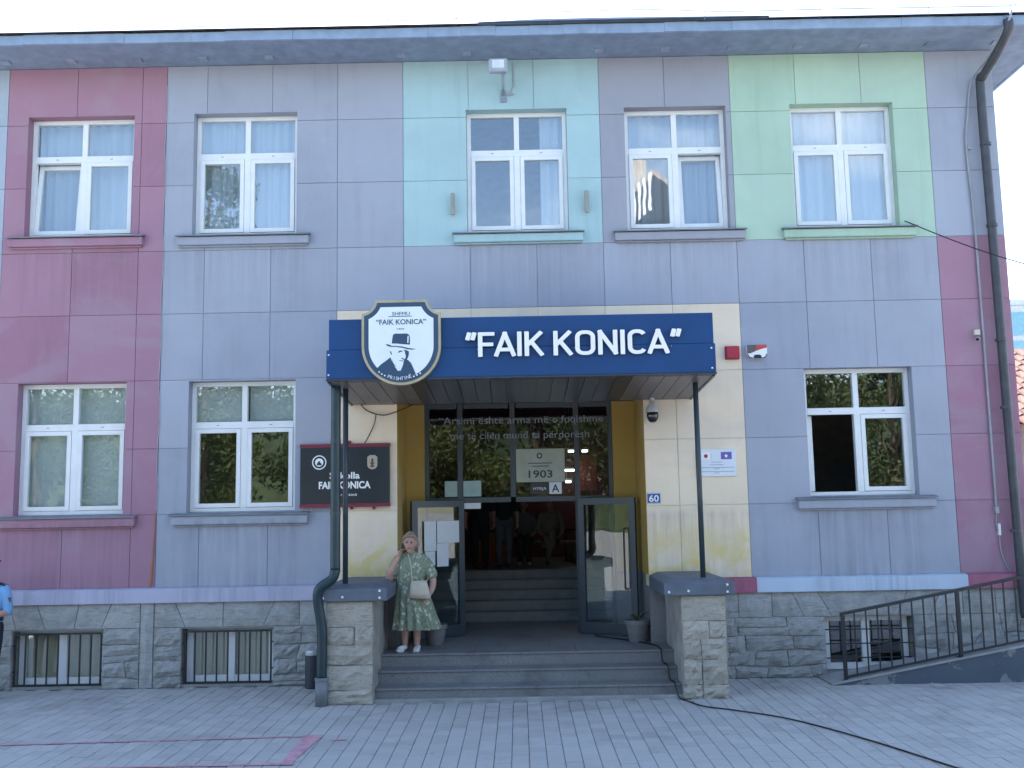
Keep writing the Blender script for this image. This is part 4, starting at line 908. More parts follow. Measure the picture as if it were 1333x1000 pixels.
# bin
tb = thing('rubbish_bin', 'narrow grey steel rubbish bin behind the left pier downpipe', 'bin', (-2.82, -.2, 0))
mb = MB(); mb.lathe([(.10, 0), (.105, .02), (.105, .44)], (-2.82, -.2, 0), 18); mb.build('body', M('bin_steel', (.05,.06,.075), .45, .4), tb, smooth=False); MB().lathe([(.112, .441), (.112, .475), (.10, .50), (.06, .515)], (-2.82, -.2, 0), 18).build('lid', M('bin_lid', (.45,.48,.5), .3, .5), tb)
# pots
def pot(x, y, r, h, label, leaves):
    p = thing('plant_pot', label, 'pot', (x, y, .49), 'plant pots on the porch')
    MB().lathe([(r*.72, .4925), (r*.95, .49+h*.80), (r*1.06, .49+h*.801), (r*1.06, .49+h), (r*.92, .49+h), (r*.9, .49+h*.9)], (x, y, 0), 20).build('pot', POTM, p, smooth=False)
    mb = MB()
    for i in range(leaves):
        a = random.random()*6.28; l = random.uniform(.10, .2); z = .49+h+random.uniform(.02, .13); c = Vector((x, y, .49+h*.9)); t = Vector((x+l*math.cos(a), y+l*math.sin(a), z)); s_ = Vector((-math.sin(a), math.cos(a), 0))*.022; mm = (c*.4+t*.6)+Vector((0,0,.03))
        mb.add([c, mm+s_, t, mm-s_], [(0,1,2,3)])
    if leaves: mb.build('foliage', LEAFP, p)
    MB().lathe([(r*.88, .49+h*.86), (r*.88, .49+h*.88)], (x, y, 0), 16).build('soil', M('soil', (.05,.04,.03), .95), p)
pot(1.60, .12, .165, .30, 'grey plastic pot with a sparse plant in front of the right door leaf', 9)
pot(-1.20, .18, .16, .28, 'grey plastic pot behind the woman by the left door leaf', 0)

# ------------------------------------------------------------------ papers
def on_leaf(s, w_, z0, z1): 
    q = []
    for zz in (z0, z1):
        for u in (s, s+w_): 
            for n in (.0575, .060): p = hl+dl*u+nl*n; q.append((p.x, p.y, zz))
    return MB().add(q, [(0,2,3,1),(4,5,7,6),(0,1,5,4),(2,6,7,3),(0,4,6,2),(1,3,7,5)])
def sheet_thing(name, label, mb, mat, group=None):
    o = mb.build(name, mat); return tag(o, label, 'notice', group)
sheet_thing('notice_sheet', 'upper left white notice sheet of four on the open left door leaf', on_leaf(.50, .205, 1.75, 2.18), PAPER, 'white sheets on the left door leaf'); sheet_thing('notice_sheet', 'upper right white notice sheet of four on the open left door leaf', on_leaf(.10, .385, 1.86, 2.18), PAPER, 'white sheets on the left door leaf')
sheet_thing('notice_sheet', 'lower right white notice sheet hanging lowest on the left door leaf', on_leaf(.29, .20, 1.52, 1.855), PAPER, 'white sheets on the left door leaf'); sheet_thing('notice_sheet', 'lower left white notice sheet at the outer edge of the left door leaf', on_leaf(.52, .175, 1.54, 1.745), PAPER, 'white sheets on the left door leaf')
yp = YD+.019
def fix(name, label, b, mat): o = MB().box(b[0], b[1], yp, yp+.0008, b[2], b[3]) if False else MB().box(b[0], b[1], yp-.006, yp-.002, b[2], b[3]); return sheet_thing(name, label, o, mat)
PGL = M('paper_pale_green', (.30, .42, .40), .7, var=.1)
fix('notice_sheet', 'pale green sheet in the narrow left transom pane', (-1.12, -.93, 2.535, 2.77), PGL); fix('notice_sheet', 'pale green sheet at the left of the wide transom pane over the doorway', (-.84, -.57, 2.535, 2.77), PGL)
fix('notice_sheet', 'white sheet hanging under the transom at the left of the doorway', (-.835, -.58, 2.35, 2.438), PAPER)
bd = thing('year_board', 'pale board reading 1903 with a round seal in the transom glass', 'board', (.36, yp-.01, 2.96))
B('board', PAPERG, bd, -.035, .70, yp-.012, yp-.003, 2.735, 3.235); text('lettering', '1903', .115/.727, (.33, yp-.014, 2.80), DARKT, bd, width=.36, off=.002)

for z, w_ in ((3.018, .36), (2.973, .26)): B('print_line', M('print_line_dark', (.07, .08, .08), .7), bd, .33-w_/2, .33+w_/2, yp-.0138, yp-.0121, z-.007, z+.007)
MB().lathe([(.045, yp-.0145), (.045, yp-.0121)], (.32, 0, 3.13), 20, axis='y').build('seal', DARKT, bd); MB().lathe([(.026, yp-.0165), (.026, yp-.0146)], (.32, 0, 3.13), 16, axis='y').build('seal_centre', PAPERG, bd)
hy = thing('entrance_sign', 'dark sign reading HYRJA with a white letter A tile under the year board', 'sign', (.42, yp-.01, 2.63))
B('board', BLACKP, hy, .18, .455, yp-.009, yp-.003, 2.555, 2.725); text('lettering', 'HYRJA', .045/.727, (.315, yp-.011, 2.615), PAPER, hy, width=.20, ext=.001); B('tile', PAPER, hy, .458, .645, yp-.011, yp-.003, 2.552, 2.728); text('lettering', 'A', .12/.727, (.552, yp-.0135, 2.58), DARKT, hy, ext=.0015, off=.002)

# ------------------------------------------------------------------ ramp and railing
mb = MB()
RY0, RY1 = -.66, -.30
rz_ = lambda x: max(0.0, (x-4.02)*.183)
mb.add([(4.02,RY0,-.03),(9.6,RY0,-.03),(9.6,RY0,rz_(9.6)-.035),(4.02,RY0,.0),(4.02,-.05,-.03),(9.6,-.05,-.03),(9.6,-.05,rz_(9.6)-.035),(4.02,-.05,.0)], [(0,1,2,3),(5,4,7,6),(3,2,6,7),(1,5,6,2),(0,4,5,1),(0,3,7,4)])
rw = tag(mb.build('ramp', RAMPW), kind='structure')
mb = MB(); mb.add([(4.0,RY0-.02,.0),(9.6,RY0-.02,rz_(9.6)-.034),(9.6,-.06,rz_(9.6)-.034),(4.0,-.06,.0),(4.0,RY0-.02,.022),(9.6,RY0-.02,rz_(9.6)-.008),(9.6,-.06,rz_(9.6)-.008),(4.0,-.06,.022)], [(0,1,5,4),(1,2,6,5),(2,3,7,6),(3,0,4,7),(4,5,6,7),(3,2,1,0)]); mb.build('ramp_surface', CONC, rw)
ra = thing('ramp_railing', 'black steel railing with thin uprights climbing the ramp at the right', 'railing', (4.21, -.6, .05))
ry = -.6; zb_ = lambda x: rz_(x)+.075-.02; zt_ = lambda x: .90+(x-4.21)*.182
mb = MB()
def bar(mb, a, b, w_, h_): 
    (xa, za), (xb, zb) = a, b; mb.add([(xa,ry-w_,za-h_),(xb,ry-w_,zb-h_),(xb,ry+w_,zb-h_),(xa,ry+w_,za-h_),(xa,ry-w_,za+h_),(xb,ry-w_,zb+h_),(xb,ry+w_,zb+h_),(xa,ry+w_,za+h_)], [(0,3,2,1),(4,5,6,7),(0,1,5,4),(1,2,6,5),(2,3,7,6),(3,0,4,7)])
q = MB(); bar(q, (4.18, zt_(4.18)), (9.0, zt_(9.0)), .024, .02); q.build('top_rail', BLKM, ra); q = MB(); bar(q, (4.235, zb_(4.235)), (9.0, zb_(9.0)), .016, .014); q.build('bottom_rail', BLKM, ra)
for x in (4.21, 5.725, 7.24, 8.75): q = MB(); q.box(x-.022, x+.022, ry-.022, ry+.022, rz_(x)-.005, zt_(x)-.021); q.box(x-.05, x+.05, ry-.05, ry+.05, rz_(x)+.001, rz_(x)+.018); q.build('post', BLKM, ra)
x = 4.21; i = 0
while x < 8.9:
    x += .152; i += 1
    if min(abs(x-p) for p in (5.725, 7.24, 8.75)) < .05: continue
    q = MB(); q.box(x-.0085, x+.0085, ry-.008, ry+.008, zb_(x)+.012, zt_(x)-.018); q.build('baluster', BLKM, ra)

# ------------------------------------------------------------------ background at the right
tw = thing('glass_tower', 'pale blue glass tower far away beyond the right corner of the school', 'tower', (52, 80, 0))
B('core', TOWW, tw, 46.3, 60, 80, 95, 0, 20.6)
for i in range(7):
    for j in range(4): B('window', TOWG, tw, 46.7+3.3*j, 49.6+3.3*j, 79.9, 79.999, 1.2+2.75*i, 3.4+2.75*i)
B('parapet', TOWW, tw, 46.0, 60.3, 79.7, 95.3, 20.61, 21.1)
ho = thing('tiled_house', 'house with terracotta tiled roof showing past the right corner of the school', 'house', (14, 8, 0))
B('wall', M('house_wall', (.45, .36, .33), .9), ho, 10.9, 20, 7.6, 16, 0, 3.9); q = MB(); q.add([(10.4,7.0,3.9),(20.5,7.0,3.9),(20.5,16.5,3.9),(10.4,16.5,3.9),(10.4,11.7,6.2),(20.5,11.7,6.2)], [(0,1,5,4),(2,3,4,5),(3,0,4),(1,2,5),(3,2,1,0)]); rf = q.build('roof', TERRA, ho)
q = MB()
for r_ in range(12):
    for c_ in range(12):
        y = 6.95+r_*.38; z = 3.9+(y-7.0)*2.3/4.7; x = 10.38+c_*.27
        q.add([(x,y,z+.02),(x+.13,y,z+.09),(x+.26,y,z+.02),(x,y+.42,z+.02+.42*.49),(x+.13,y+.42,z+.06+.42*.49),(x+.26,y+.42,z+.02+.42*.49)], [(0,1,4,3),(1,2,5,4)])
q.build('roof_tile', TERRA, rf, kind='stuff')

# ------------------------------------------------------------------ trees and house facing the school (seen mirrored in its windows)
def leaves_mesh(c, clumps, n, size, mat, name, parent):
    per = max(1, n//len(clumps)); cs = np.repeat(np.array(clumps), per, axis=0); N_ = len(cs)
    d = rng.normal(size=(N_, 3)); d /= np.linalg.norm(d, axis=1)[:, None]; r = rng.random(N_)**.45
    p = cs[:, :3]+d*r[:, None]*cs[:, 3:4]*np.array([1, 1, .75])
    a = rng.normal(size=(N_, 3)); a /= np.linalg.norm(a, axis=1)[:, None]; b = np.cross(a, rng.normal(size=(N_, 3))); b /= np.linalg.norm(b, axis=1)[:, None]
    s_ = size*rng.uniform(.6, 1.3, N_)[:, None]
    off = np.array(root_loc(parent)); v = np.stack([p-a*s_, p-b*s_*.45, p+a*s_, p+b*s_*.45], 1).reshape(-1, 3)-off
    me = bpy.data.meshes.new(name); me.from_pydata(v.tolist(), [], np.arange(4*N_).reshape(-1, 4).tolist()); me.materials.append(mat)
    o = bpy.data.objects.new(name, me); COL.objects.link(o); o.parent = parent; return o
def tree(x, y, h, rad, base, mat, label, n=7500, clumps=30):
    t = thing('broadleaf_tree', label, 'tree', (x, y, 0), 'trees facing the school')
    mb = MB(); mb.tube(arc([(x,y,-.06),(x+.1,y,h*.3),(x-.05,y+.1,h*.6),(x,y,h*.9)]), [.22*(1-.85*i/18) for i in range(19)], 9)
    cl = []
    for i in range(clumps):
        u = rng.random(); z = base+(h-base)*u; rr = rad*(math.sin(math.pi*min(.97, .12+.86*u))**.6)*rng.uniform(.25, .95); a = rng.random()*6.28
        c = (x+rr*math.cos(a), y+rr*math.sin(a), z, rad*rng.uniform(.28, .42)); cl.append(c)
        if i % 3 == 0: mb.tube([(x, y, max(base*.7, z-rad*.6)), (x+rr*.6*math.cos(a), y+rr*.6*math.sin(a), z-.2), (c[0], c[1], z)], [.07, .045, .015], 5)
    mb.build('trunk', BARK, t); leaves_mesh(None, cl, int(n*2.6), .115, mat, 'crown', t)
tree(-21, -29, 11, 4.2, 1.2, LEAF1, 'bushy mid green tree across the forecourt at the far left')
tree(-13, -27, 17.5, 3.6, 2.0, LEAF1, 'tallest tree across the forecourt, mirrored in the upper left windows', 9000, 40)
tree(-7.5, -30, 9, 3.8, .8, LEAF2, 'dark bushy tree across the forecourt left of the entrance axis')
tree(-2.2, -27, 7.5, 3.2, .5, LEAF3, 'yellow green bushy tree across the forecourt facing the entrance', 6500)
tree(3.4, -29, 8.2, 3.4, .6, LEAF1, 'mid green tree across the forecourt just right of the entrance axis', 6500)
tree(9.5, -28, 10.5, 4.2, .8, LEAF2, 'dark round tree across the forecourt mirrored in the open right window', 7000)
tree(15.5, -27, 9.8, 4.0, .8, LEAF1, 'mid green tree across the forecourt at the right', 7000)
tree(22.5, -30, 10, 4.0, 1.0, LEAF2, 'dark tree across the forecourt at the far right')
for x_, h_, la in ((-26,12,'tall tree in the rear row, far left'),(-16.5,11.5,'rear row tree between the far left bushy tree and the tallest tree'),(-4.8,11,'rear row tree behind the yellow green tree, left side'),(.8,10.5,'rear row tree directly on the entrance axis'),(6.3,11.5,'rear row tree behind the gap left of the dark round tree'),(12.6,12,'rear row tree behind the dark round tree, right side'),(19,12,'rear row tree toward the far right'),(27,12,'last tree of the rear row at the far right')):
    tree(x_, -33.5, h_, 3.9, .3, LEAF2, la+' across the forecourt', 6000, 30)
v_ = []; nx_, nz_ = 60, 8
for j in range(nz_+1):
    for i in range(nx_+1):
        v_.append((-70+140*i/nx_, -47-j*3.5+random.uniform(-.8, .8), -.1 if j == 0 else 11.5*math.sin(j/nz_*1.57)**.6+random.uniform(-.9, .9)))
hm = MB(); hm.add(v_, [(j*(nx_+1)+i, j*(nx_+1)+i+1, (j+1)*(nx_+1)+i+1, (j+1)*(nx_+1)+i) for j in range(nz_) for i in range(nx_)])
tag(hm.build('backdrop_bank', M('backdrop_bank_green', (.035, .055, .022), .9, var=.5, scale=1.2, bump=1, bscale=2)), kind='structure')  # added bank out of view, darkens bright gaps between the mirrored trees
lv = np.array(v_); lv = lv[lv[:,2] > .3]; lv = np.repeat(lv, 36, axis=0)+rng.normal(size=(len(lv)*36, 3))*np.array([1.2, 1.0, .7]); lv[:,1] -= .0
a_ = rng.normal(size=lv.shape); a_ /= np.linalg.norm(a_, axis=1)[:,None]; b_2 = np.cross(a_, rng.normal(size=lv.shape)); b_2 /= np.linalg.norm(b_2, axis=1)[:,None]
q_ = np.stack([lv-a_*.34, lv-b_2*.2, lv+a_*.34, lv+b_2*.2], 1).reshape(-1, 3); me_ = bpy.data.meshes.new('backdrop_leaves'); me_.from_pydata(q_.tolist(), [], np.arange(len(q_)).reshape(-1, 4).tolist()); me_.materials.append(LEAF2)
fw_ = bpy.data.objects.new('backdrop_leaves', me_); COL.objects.link(fw_); tag(fw_, 'added undergrowth on the backdrop bank, filling mirrored gaps behind the trees', 'undergrowth', kind='stuff')  # added leaf cover so the backdrop bank mirrors as foliage
hb = thing('gable_house', 'tall pale house with corrugated gable roof and chimney across the forecourt', 'house', (5, -36, 0))
B('wall', M('gable_wall', (.42, .38, .33), .9), hb, 1.0, 12.5, -44, -36, 0, 14.3)
q = MB()
for i in range(30):
    ya, yb_ = -35.4-.3*i, -35.4-.3*(i+1)
roofp = [(.2, 13.4), (7.2, 19.2), (13.2, 14.2), (13.2, 14.5), (7.2, 19.6), (.2, 13.7)]
q.prism(roofp, -44.5, -35.3); rf2 = q.build('roof', M('corrugated', (.38,.33,.28), .6), hb)
for i in range(22):
    x = .4+.31*i; z = 13.7+(x-.2)*5.9/7.0; MB().add([(x,-35.29,z-2.2),(x+.16,-35.29,z-2.1),(x+.16,-35.29,z+.0),(x,-35.29,z-.1),(x,-35.22,z-2.2),(x+.16,-35.22,z-2.1),(x+.16,-35.22,z+.0),(x,-35.22,z-.1)], [(0,1,2,3),(7,6,5,4),(0,4,5,1),(1,5,6,2),(2,6,7,3),(3,7,4,0)]).build('gable_slat', LETTER, rf2)
B('chimney', M('chimney_plaster', (.5,.45,.4), .9), rf2, 6.2, 7.1, -38.5, -37.6, 17.8, 21.0)

# ------------------------------------------------------------------ people
def loft(bm_v, bm_f, pts, nr=14):
    # pts: (x,y,z,rx,ry); smooth closed tube with rounded ends, sections across the path
    P = []
    Q = [np.array(p, float) if len(p) == 5 else np.array((*p, p[3]), float) for p in pts]
    n = len(Q)
    for i in range(n-1):
        p0, p1, p2, p3 = Q[max(i-1,0)], Q[i], Q[i+1], Q[min(i+2,n-1)]
        for k in range(5):
            t = k/5; q = .5*((2*p1)+(p2-p0)*t+(2*p0-5*p1+4*p2-p3)*t*t+(3*p1-p0-3*p2+p3)*t**3); q[3:] = np.maximum(q[3:], .003); P.append(q)
    P.append(Q[-1])
    def capd(a, b):
        d = (a[:3]-b[:3]); d /= np.linalg.norm(d)+1e-9; r = min(a[3], a[4]); return [np.array([*(a[:3]+d*r*math.sin(t)), a[3]*math.cos(t), a[4]*math.cos(t)]) for t in (.5, 1.0, 1.4)]
    P = capd(P[0], P[1])[::-1]+P+capd(P[-1], P[-2])
    base = len(bm_v); m_ = len(P); prev = None
    for i, q in enumerate(P):
        d = P[min(i+1,m_-1)][:3]-P[max(i-1,0)][:3]; d /= np.linalg.norm(d)+1e-9
        s_ = np.cross(d, (0,1,0)); 
        if np.linalg.norm(s_) < .35: s_ = np.cross(d, (0,0,1))
        s_ /= np.linalg.norm(s_)
        if prev is not None and s_@prev < 0: s_ = -s_
        prev = s_; u = np.cross(s_, d)
        for j in range(nr):
            t = 2*math.pi*j/nr; bm_v.append(tuple(q[:3]+s_*q[3]*math.cos(t)+u*q[4]*math.sin(t)))
    for i in range(m_-1):
        for j in range(nr): bm_f.append((base+i*nr+j, base+i*nr+(j+1) % nr, base+(i+1)*nr+(j+1) % nr, base+(i+1)*nr+j))
    bm_f.append(tuple(base+j for j in range(nr-1,-1,-1))); bm_f.append(tuple(base+(m_-1)*nr+j for j in range(nr)))
def organic(name, chains, mat, parent, voxel=.012, smooth=4, deform=None, cut=None):
    v, f = [], []
    for c in chains: loft(v, f, c)
    me = bpy.data.meshes.new(name); me.from_pydata(v, [], f)
    bm = bmesh.new(); bm.from_mesh(me); bmesh.ops.recalc_face_normals(bm, faces=bm.faces); bm.to_mesh(me); bm.free()
    o = bpy.data.objects.new('tmp', me); COL.objects.link(o)
    md = o.modifiers.new('r', 'REMESH'); md.mode = 'VOXEL'; md.voxel_size = voxel
    sm = o.modifiers.new('s', 'SMOOTH'); sm.iterations = smooth; sm.factor = .5
    bpy.context.view_layer.update(); m2 = bpy.data.meshes.new_from_object(o.evaluated_get(bpy.context.evaluated_depsgraph_get()))
    bpy.data.objects.remove(o); bpy.data.meshes.remove(me); m2.name = name
    if deform:
        for vv in m2.vertices: vv.co = deform(vv.co)
    off = root_loc(parent)
    for vv in m2.vertices: vv.co = vv.co-off
    if cut is not None:
        bm = bmesh.new(); bm.from_mesh(m2); bmesh.ops.bisect_plane(bm, geom=bm.verts[:]+bm.edges[:]+bm.faces[:], plane_co=(0,0,cut-off.z), plane_no=(0,0,1), clear_inner=True)
        bmesh.ops.holes_fill(bm, edges=[e for e in bm.edges if e.is_boundary], sides=0); bm.to_mesh(m2); bm.free()
    m2.materials.clear(); m2.materials.append(mat); m2.polygons.foreach_set('use_smooth', [True]*len(m2.polygons))
    oo = bpy.data.objects.new(name, m2); COL.objects.link(oo); oo.parent = parent; return oo
def hand(wr, di, pn, size=1., curl=.5, thumb=1):
    # wrist, finger direction, palm normal (fingers curl towards it)
    wr, di, pn = Vector(wr), Vector(di).normalized(), Vector(pn).normalized(); pn = (pn-di*pn.dot(di)).normalized(); sd_ = di.cross(pn)*thumb
    ch = [[(*wr, .024, .018), (*(wr+di*.05*size), .036*size, .016*size), (*(wr+di*.085*size), .038*size, .014*size)]]
    for k, ln in zip((-1.5, -.5, .5, 1.5), (.068, .078, .073, .055)):
        p = wr+di*.082*size-sd_*k*.019*size; q = [(*p, .0095)]; a = 0
        for seg in (.42, .33, .25):
            a += curl*.8; dd = di*math.cos(a)+pn*math.sin(a); p = p+dd*ln*seg*size; q.append((*p, .0085))
        ch.append(q)
    p = wr+di*.03*size+sd_*.028*size; ch.append([(*(wr+di*.02+sd_*.012), .012), (*p, .0115), (*(p+(di*.6+sd_*.6+pn*.35)*.038*size), .0105), (*(p+(di*.95+sd_*.5+pn*.5)*.062*size), .009)])
    return ch
def head_chains(c, s=1., tilt=(0,0)):
    # c: centre of the skull; face towards -Y
    x, y, z = c; t = lambda dx, dy, dz: (x+dx*s+tilt[0]*dz*s, y+dy*s+tilt[1]*dz*s, z+dz*s)
    return [[(*t(0,.012,.085), .045*s, .055*s), (*t(0,.010,.05), .073*s, .088*s), (*t(0,.005,.0), .077*s, .095*s), (*t(0,-.008,-.05), .068*s, .083*s), (*t(0,-.022,-.09), .048*s, .058*s), (*t(0,-.03,-.105), .03*s, .04*s)],
            [(*t(0,-.090,.015), .010*s), (*t(0,-.103,-.018), .013*s), (*t(0,-.098,-.032), .015*s)],
            [(*t(-.03,-.088,.030), .012*s), (*t(.03,-.088,.030), .012*s)], [(*t(-.022,-.085,-.062), .010*s), (*t(.022,-.085,-.062), .010*s)],
            [(*t(.078,.01,.02), .010*s, .012*s), (*t(.083,.012,.0), .012*s, .018*s), (*t(.076,.008,-.03), .008*s)], [(*t(-.078,.01,.02), .010*s, .012*s), (*t(-.083,.012,.0), .012*s, .018*s), (*t(-.076,.008,-.03), .008*s)],
            [(*t(-.036,-.075,-.025), .018*s), (*t(-.04,-.070,-.04), .018*s)], [(*t(.036,-.075,-.025), .018*s), (*t(.04,-.070,-.04), .018*s)]]
EYE = M('eye_dark', (.03, .022, .02), .3); LIP = M('lip', (.34, .13, .12), .5)
def face_parts(c, s, par, tilt=(0,0)):
    x, y, z = c
    for dx in (-.031, .031): MB().lathe([(.002, -.004), (.010*s, -.002), (.011*s, .0), (.004, .004)], (x+dx*s, y-.088*s, z+.006*s), 10, axis='y').build('eye', EYE, par)
    for dx in (-.032, .032): MB().tube([(x+dx*s-.018*s, y-.093*s, z+.026*s), (x+dx*s, y-.099*s, z+.031*s), (x+dx*s+.018*s, y-.091*s, z+.027*s)], .004*s, 6).build('eyebrow', HAIRG, par)
    MB().tube([(x-.024*s, y-.088*s, z-.058*s), (x, y-.097*s, z-.060*s), (x+.024*s, y-.088*s, z-.058*s)], [.003, .006*s, .003], 6).build('lips', LIP, par)
FZ = .495
# woman ---------------------------------------------------------------
wx_, wy = -1.47, -.42
wo = thing('person', 'woman in a pale green patterned dress with a beige shoulder bag, phone at her ear', 'person', (wx_, wy, FZ))
P = lambda x, y, z, *r: (wx_+x, wy+y, FZ+z, *r)
HC = (wx_-.005, wy-.04, FZ+1.42)
body = head_chains(HC, 1.04, (.02, 0))+[
    [P(0,0,1.31,.052,.052), P(0,.01,1.25,.058,.058), P(0,.02,1.17,.08,.07)],
    [P(0,.02,1.20,.13,.07), P(0,.02,1.10,.17,.125), P(0,.02,.92,.16,.12), P(.0,.02,.76,.18,.13)],
    # right arm (at the picture's left) raised to the ear
    [P(-.15,.02,1.165,.060), P(-.23,-.02,1.05,.058), P(-.285,-.05,.95,.050), P(-.26,-.09,1.04,.047), P(-.20,-.09,1.16,.036), P(-.165,-.07,1.225,.028)],
    # left arm hanging, forearm bent behind the bag
    [P(.16,.02,1.165,.060), P(.25,.02,1.05,.055), P(.295,.0,.93,.047), P(.29,-.05,.82,.042), P(.235,-.11,.71,.030)],
    [P(-.085,.02,.72,.09), P(-.08,.02,.42,.062), P(-.085,.03,.22,.052), P(-.09,.03,.07,.036), P(-.09,.0,.045,.038)],
    [P(.085,.02,.72,.09), P(.075,.02,.42,.062), P(.075,.03,.22,.052), P(.075,.03,.07,.036), P(.08,.0,.045,.038)]]
body += hand(P(-.162,-.068,1.23)[:3], (.28, .10, 1), (1, .1, -.2), .95, .6, -1)+hand(P(.232,-.115,.705)[:3], (-.55,-.1,-.8), (-.8, .2, .3), .95, .5, 1)
organic('body', body, SKIN, wo, .0075, 2)
face_parts((HC[0]+.0, HC[1]-.003, HC[2]), 1.04, wo)
hx, hy_, hz = HC
def curls(co):
    d = Vector((co.x-hx, co.y-hy_-.02, co.z-hz)); q = co*1
    return co+d.normalized()*(.007*math.sin(q.x*130+2*math.sin(q.z*70))*math.sin(q.z*120+1.5*math.sin(q.y*90)))
hair = organic('hair', [[(hx,hy_+.035,hz+.078,.074,.082), (hx,hy_+.030,hz+.065,.088,.098), (hx,hy_+.055,hz+.02,.093,.080), (hx,hy_+.065,hz-.04,.086,.058), (hx,hy_+.065,hz-.08,.066,.042)],
    [(hx-.083,hy_-.018,hz+.055,.018), (hx-.05,hy_-.062,hz+.088,.020), (hx+.0,hy_-.072,hz+.098,.020), (hx+.055,hy_-.055,hz+.085,.022), (hx+.088,hy_-.015,hz+.05,.018)],
    [(hx-.090,hy_+.012,hz+.04,.018), (hx-.096,hy_+.025,hz-.01,.020), (hx-.088,hy_+.035,hz-.05,.016)], [(hx+.094,hy_+.012,hz+.04,.018), (hx+.099,hy_+.025,hz-.01,.020), (hx+.09,hy_+.035,hz-.05,.016)]], HAIRG, wo, .006, 2, curls)
def pleat(co):
    z = co.z-0
    zz = co.z-FZ
    if zz < .92 and abs(co.x-wx_) < .5:
        k = min(1, (.92-zz)/.5); cx_ = wx_+.05*k; a = math.atan2(co.y-wy-.02, co.x-cx_); r = 1+.075*k*math.sin(13*a+.6*math.sin(3*a))
        return Vector((cx_+(co.x-cx_)*r, wy+.02+(co.y-wy-.02)*r, co.z))
    return co
organic('dress', [[P(0,.02,1.235,.115,.085), P(0,.02,1.20,.185,.11), P(0,.015,1.10,.205,.15), P(0,.01,1.02,.205,.16), P(.0,.015,.90,.195,.150), P(.01,.015,.80,.215,.165), P(.03,.015,.60,.255,.195), P(.05,.015,.40,.295,.225), P(.06,.015,.29,.325,.24), P(.065,.015,.15,.35,.25)],
    [P(-.15,.02,1.20,.078), P(-.21,-.005,1.10,.083), P(-.245,-.03,1.04,.080)], [P(.16,.02,1.20,.078), P(.225,.02,1.10,.083), P(.275,.01,1.0,.082)]], DRESS, wo, .010, 2, pleat, FZ+.285)
for sx, ang in ((-.095, .10), (.085, .02)):
    x = wx_+sx; s_ = organic('shoe', [[(x,wy+.055,FZ+.045,.036,.04), (x,wy-.02,FZ+.045,.042,.036), (x-ang*.5,wy-.12,FZ+.032,.044,.026), (x-ang*.6,wy-.165,FZ+.025,.032,.019)]], SHOEW, wo, .008, 2)
    MB().box(x-.042-ang*.3, x+.042-ang*.3, wy-.17, wy+.09, FZ+.001, FZ+.016).build('sole', SHOEW, wo, bevel=.006)
    MB().tube([(x-.046-ang*.3, wy-.07, FZ+.03), (x-.046-ang*.2, wy-.0, FZ+.06)], .006, 6).build('shoe_stripe', BLKM, wo)
ph = thing('mobile_phone', 'dark mobile phone held by the woman at her ear', 'phone', P(-.118,-.045,1.345)[:3]); mb = MB(); mb.box(-.006, .006, -.035, .035, -.075, .075)
o = mb.build('handset', BLKM, None, bevel=.004); o.parent = ph; ph.rotation_euler = (R(-14), R(8), R(14))
bgx = thing('shoulder_bag', 'beige shoulder bag with thin strap hanging on the woman in the green dress', 'bag', P(.14,-.20,.80)[:3])
q = MB(); n_ = 12; vs = []
for j, (z, hw, hd) in enumerate(((.715,.135,.035),(.735,.145,.055),(.80,.135,.062),(.88,.118,.055),(.93,.105,.035),(.945,.10,.02))):
    for i in range(16): t = 2*math.pi*i/16; c_, s_ = math.cos(t), math.sin(t); vs.append(P(.135+hw*math.copysign(abs(c_)**.55, c_)+.03*(.83-z)*2, -.215+hd*math.copysign(abs(s_)**.7, s_), z-.015+(.02 if z < .75 else 0)*c_*-.5))
q.add(vs, [(j*16+i, j*16+(i+1) % 16, (j+1)*16+(i+1) % 16, (j+1)*16+i) for j in range(5) for i in range(16)]+[tuple(range(15,-1,-1)), tuple(range(80,96))]); q.build('pouch', BAGM, bgx, smooth=True)
q = MB(); q.tube(arc([P(.045,-.20,.92), P(.03,-.185,1.0), P(.02,-.165,1.12), P(-.005,-.12,1.22), P(-.03,-.02,1.275), P(.01,.09,1.26), P(.1,.14,1.12), P(.2,.12,1.0), P(.235,-.02,.95), P(.225,-.2,.92)]), .008, 6); q.build('strap', BAGM, bgx, smooth=True)
q = MB(); q.tube(arc([P(.03,-.278,.75),P(.13,-.285,.735),P(.24,-.272,.745)]), .004, 5); q.build('seam', M('bag_seam', (.36,.33,.27), .7), bgx)

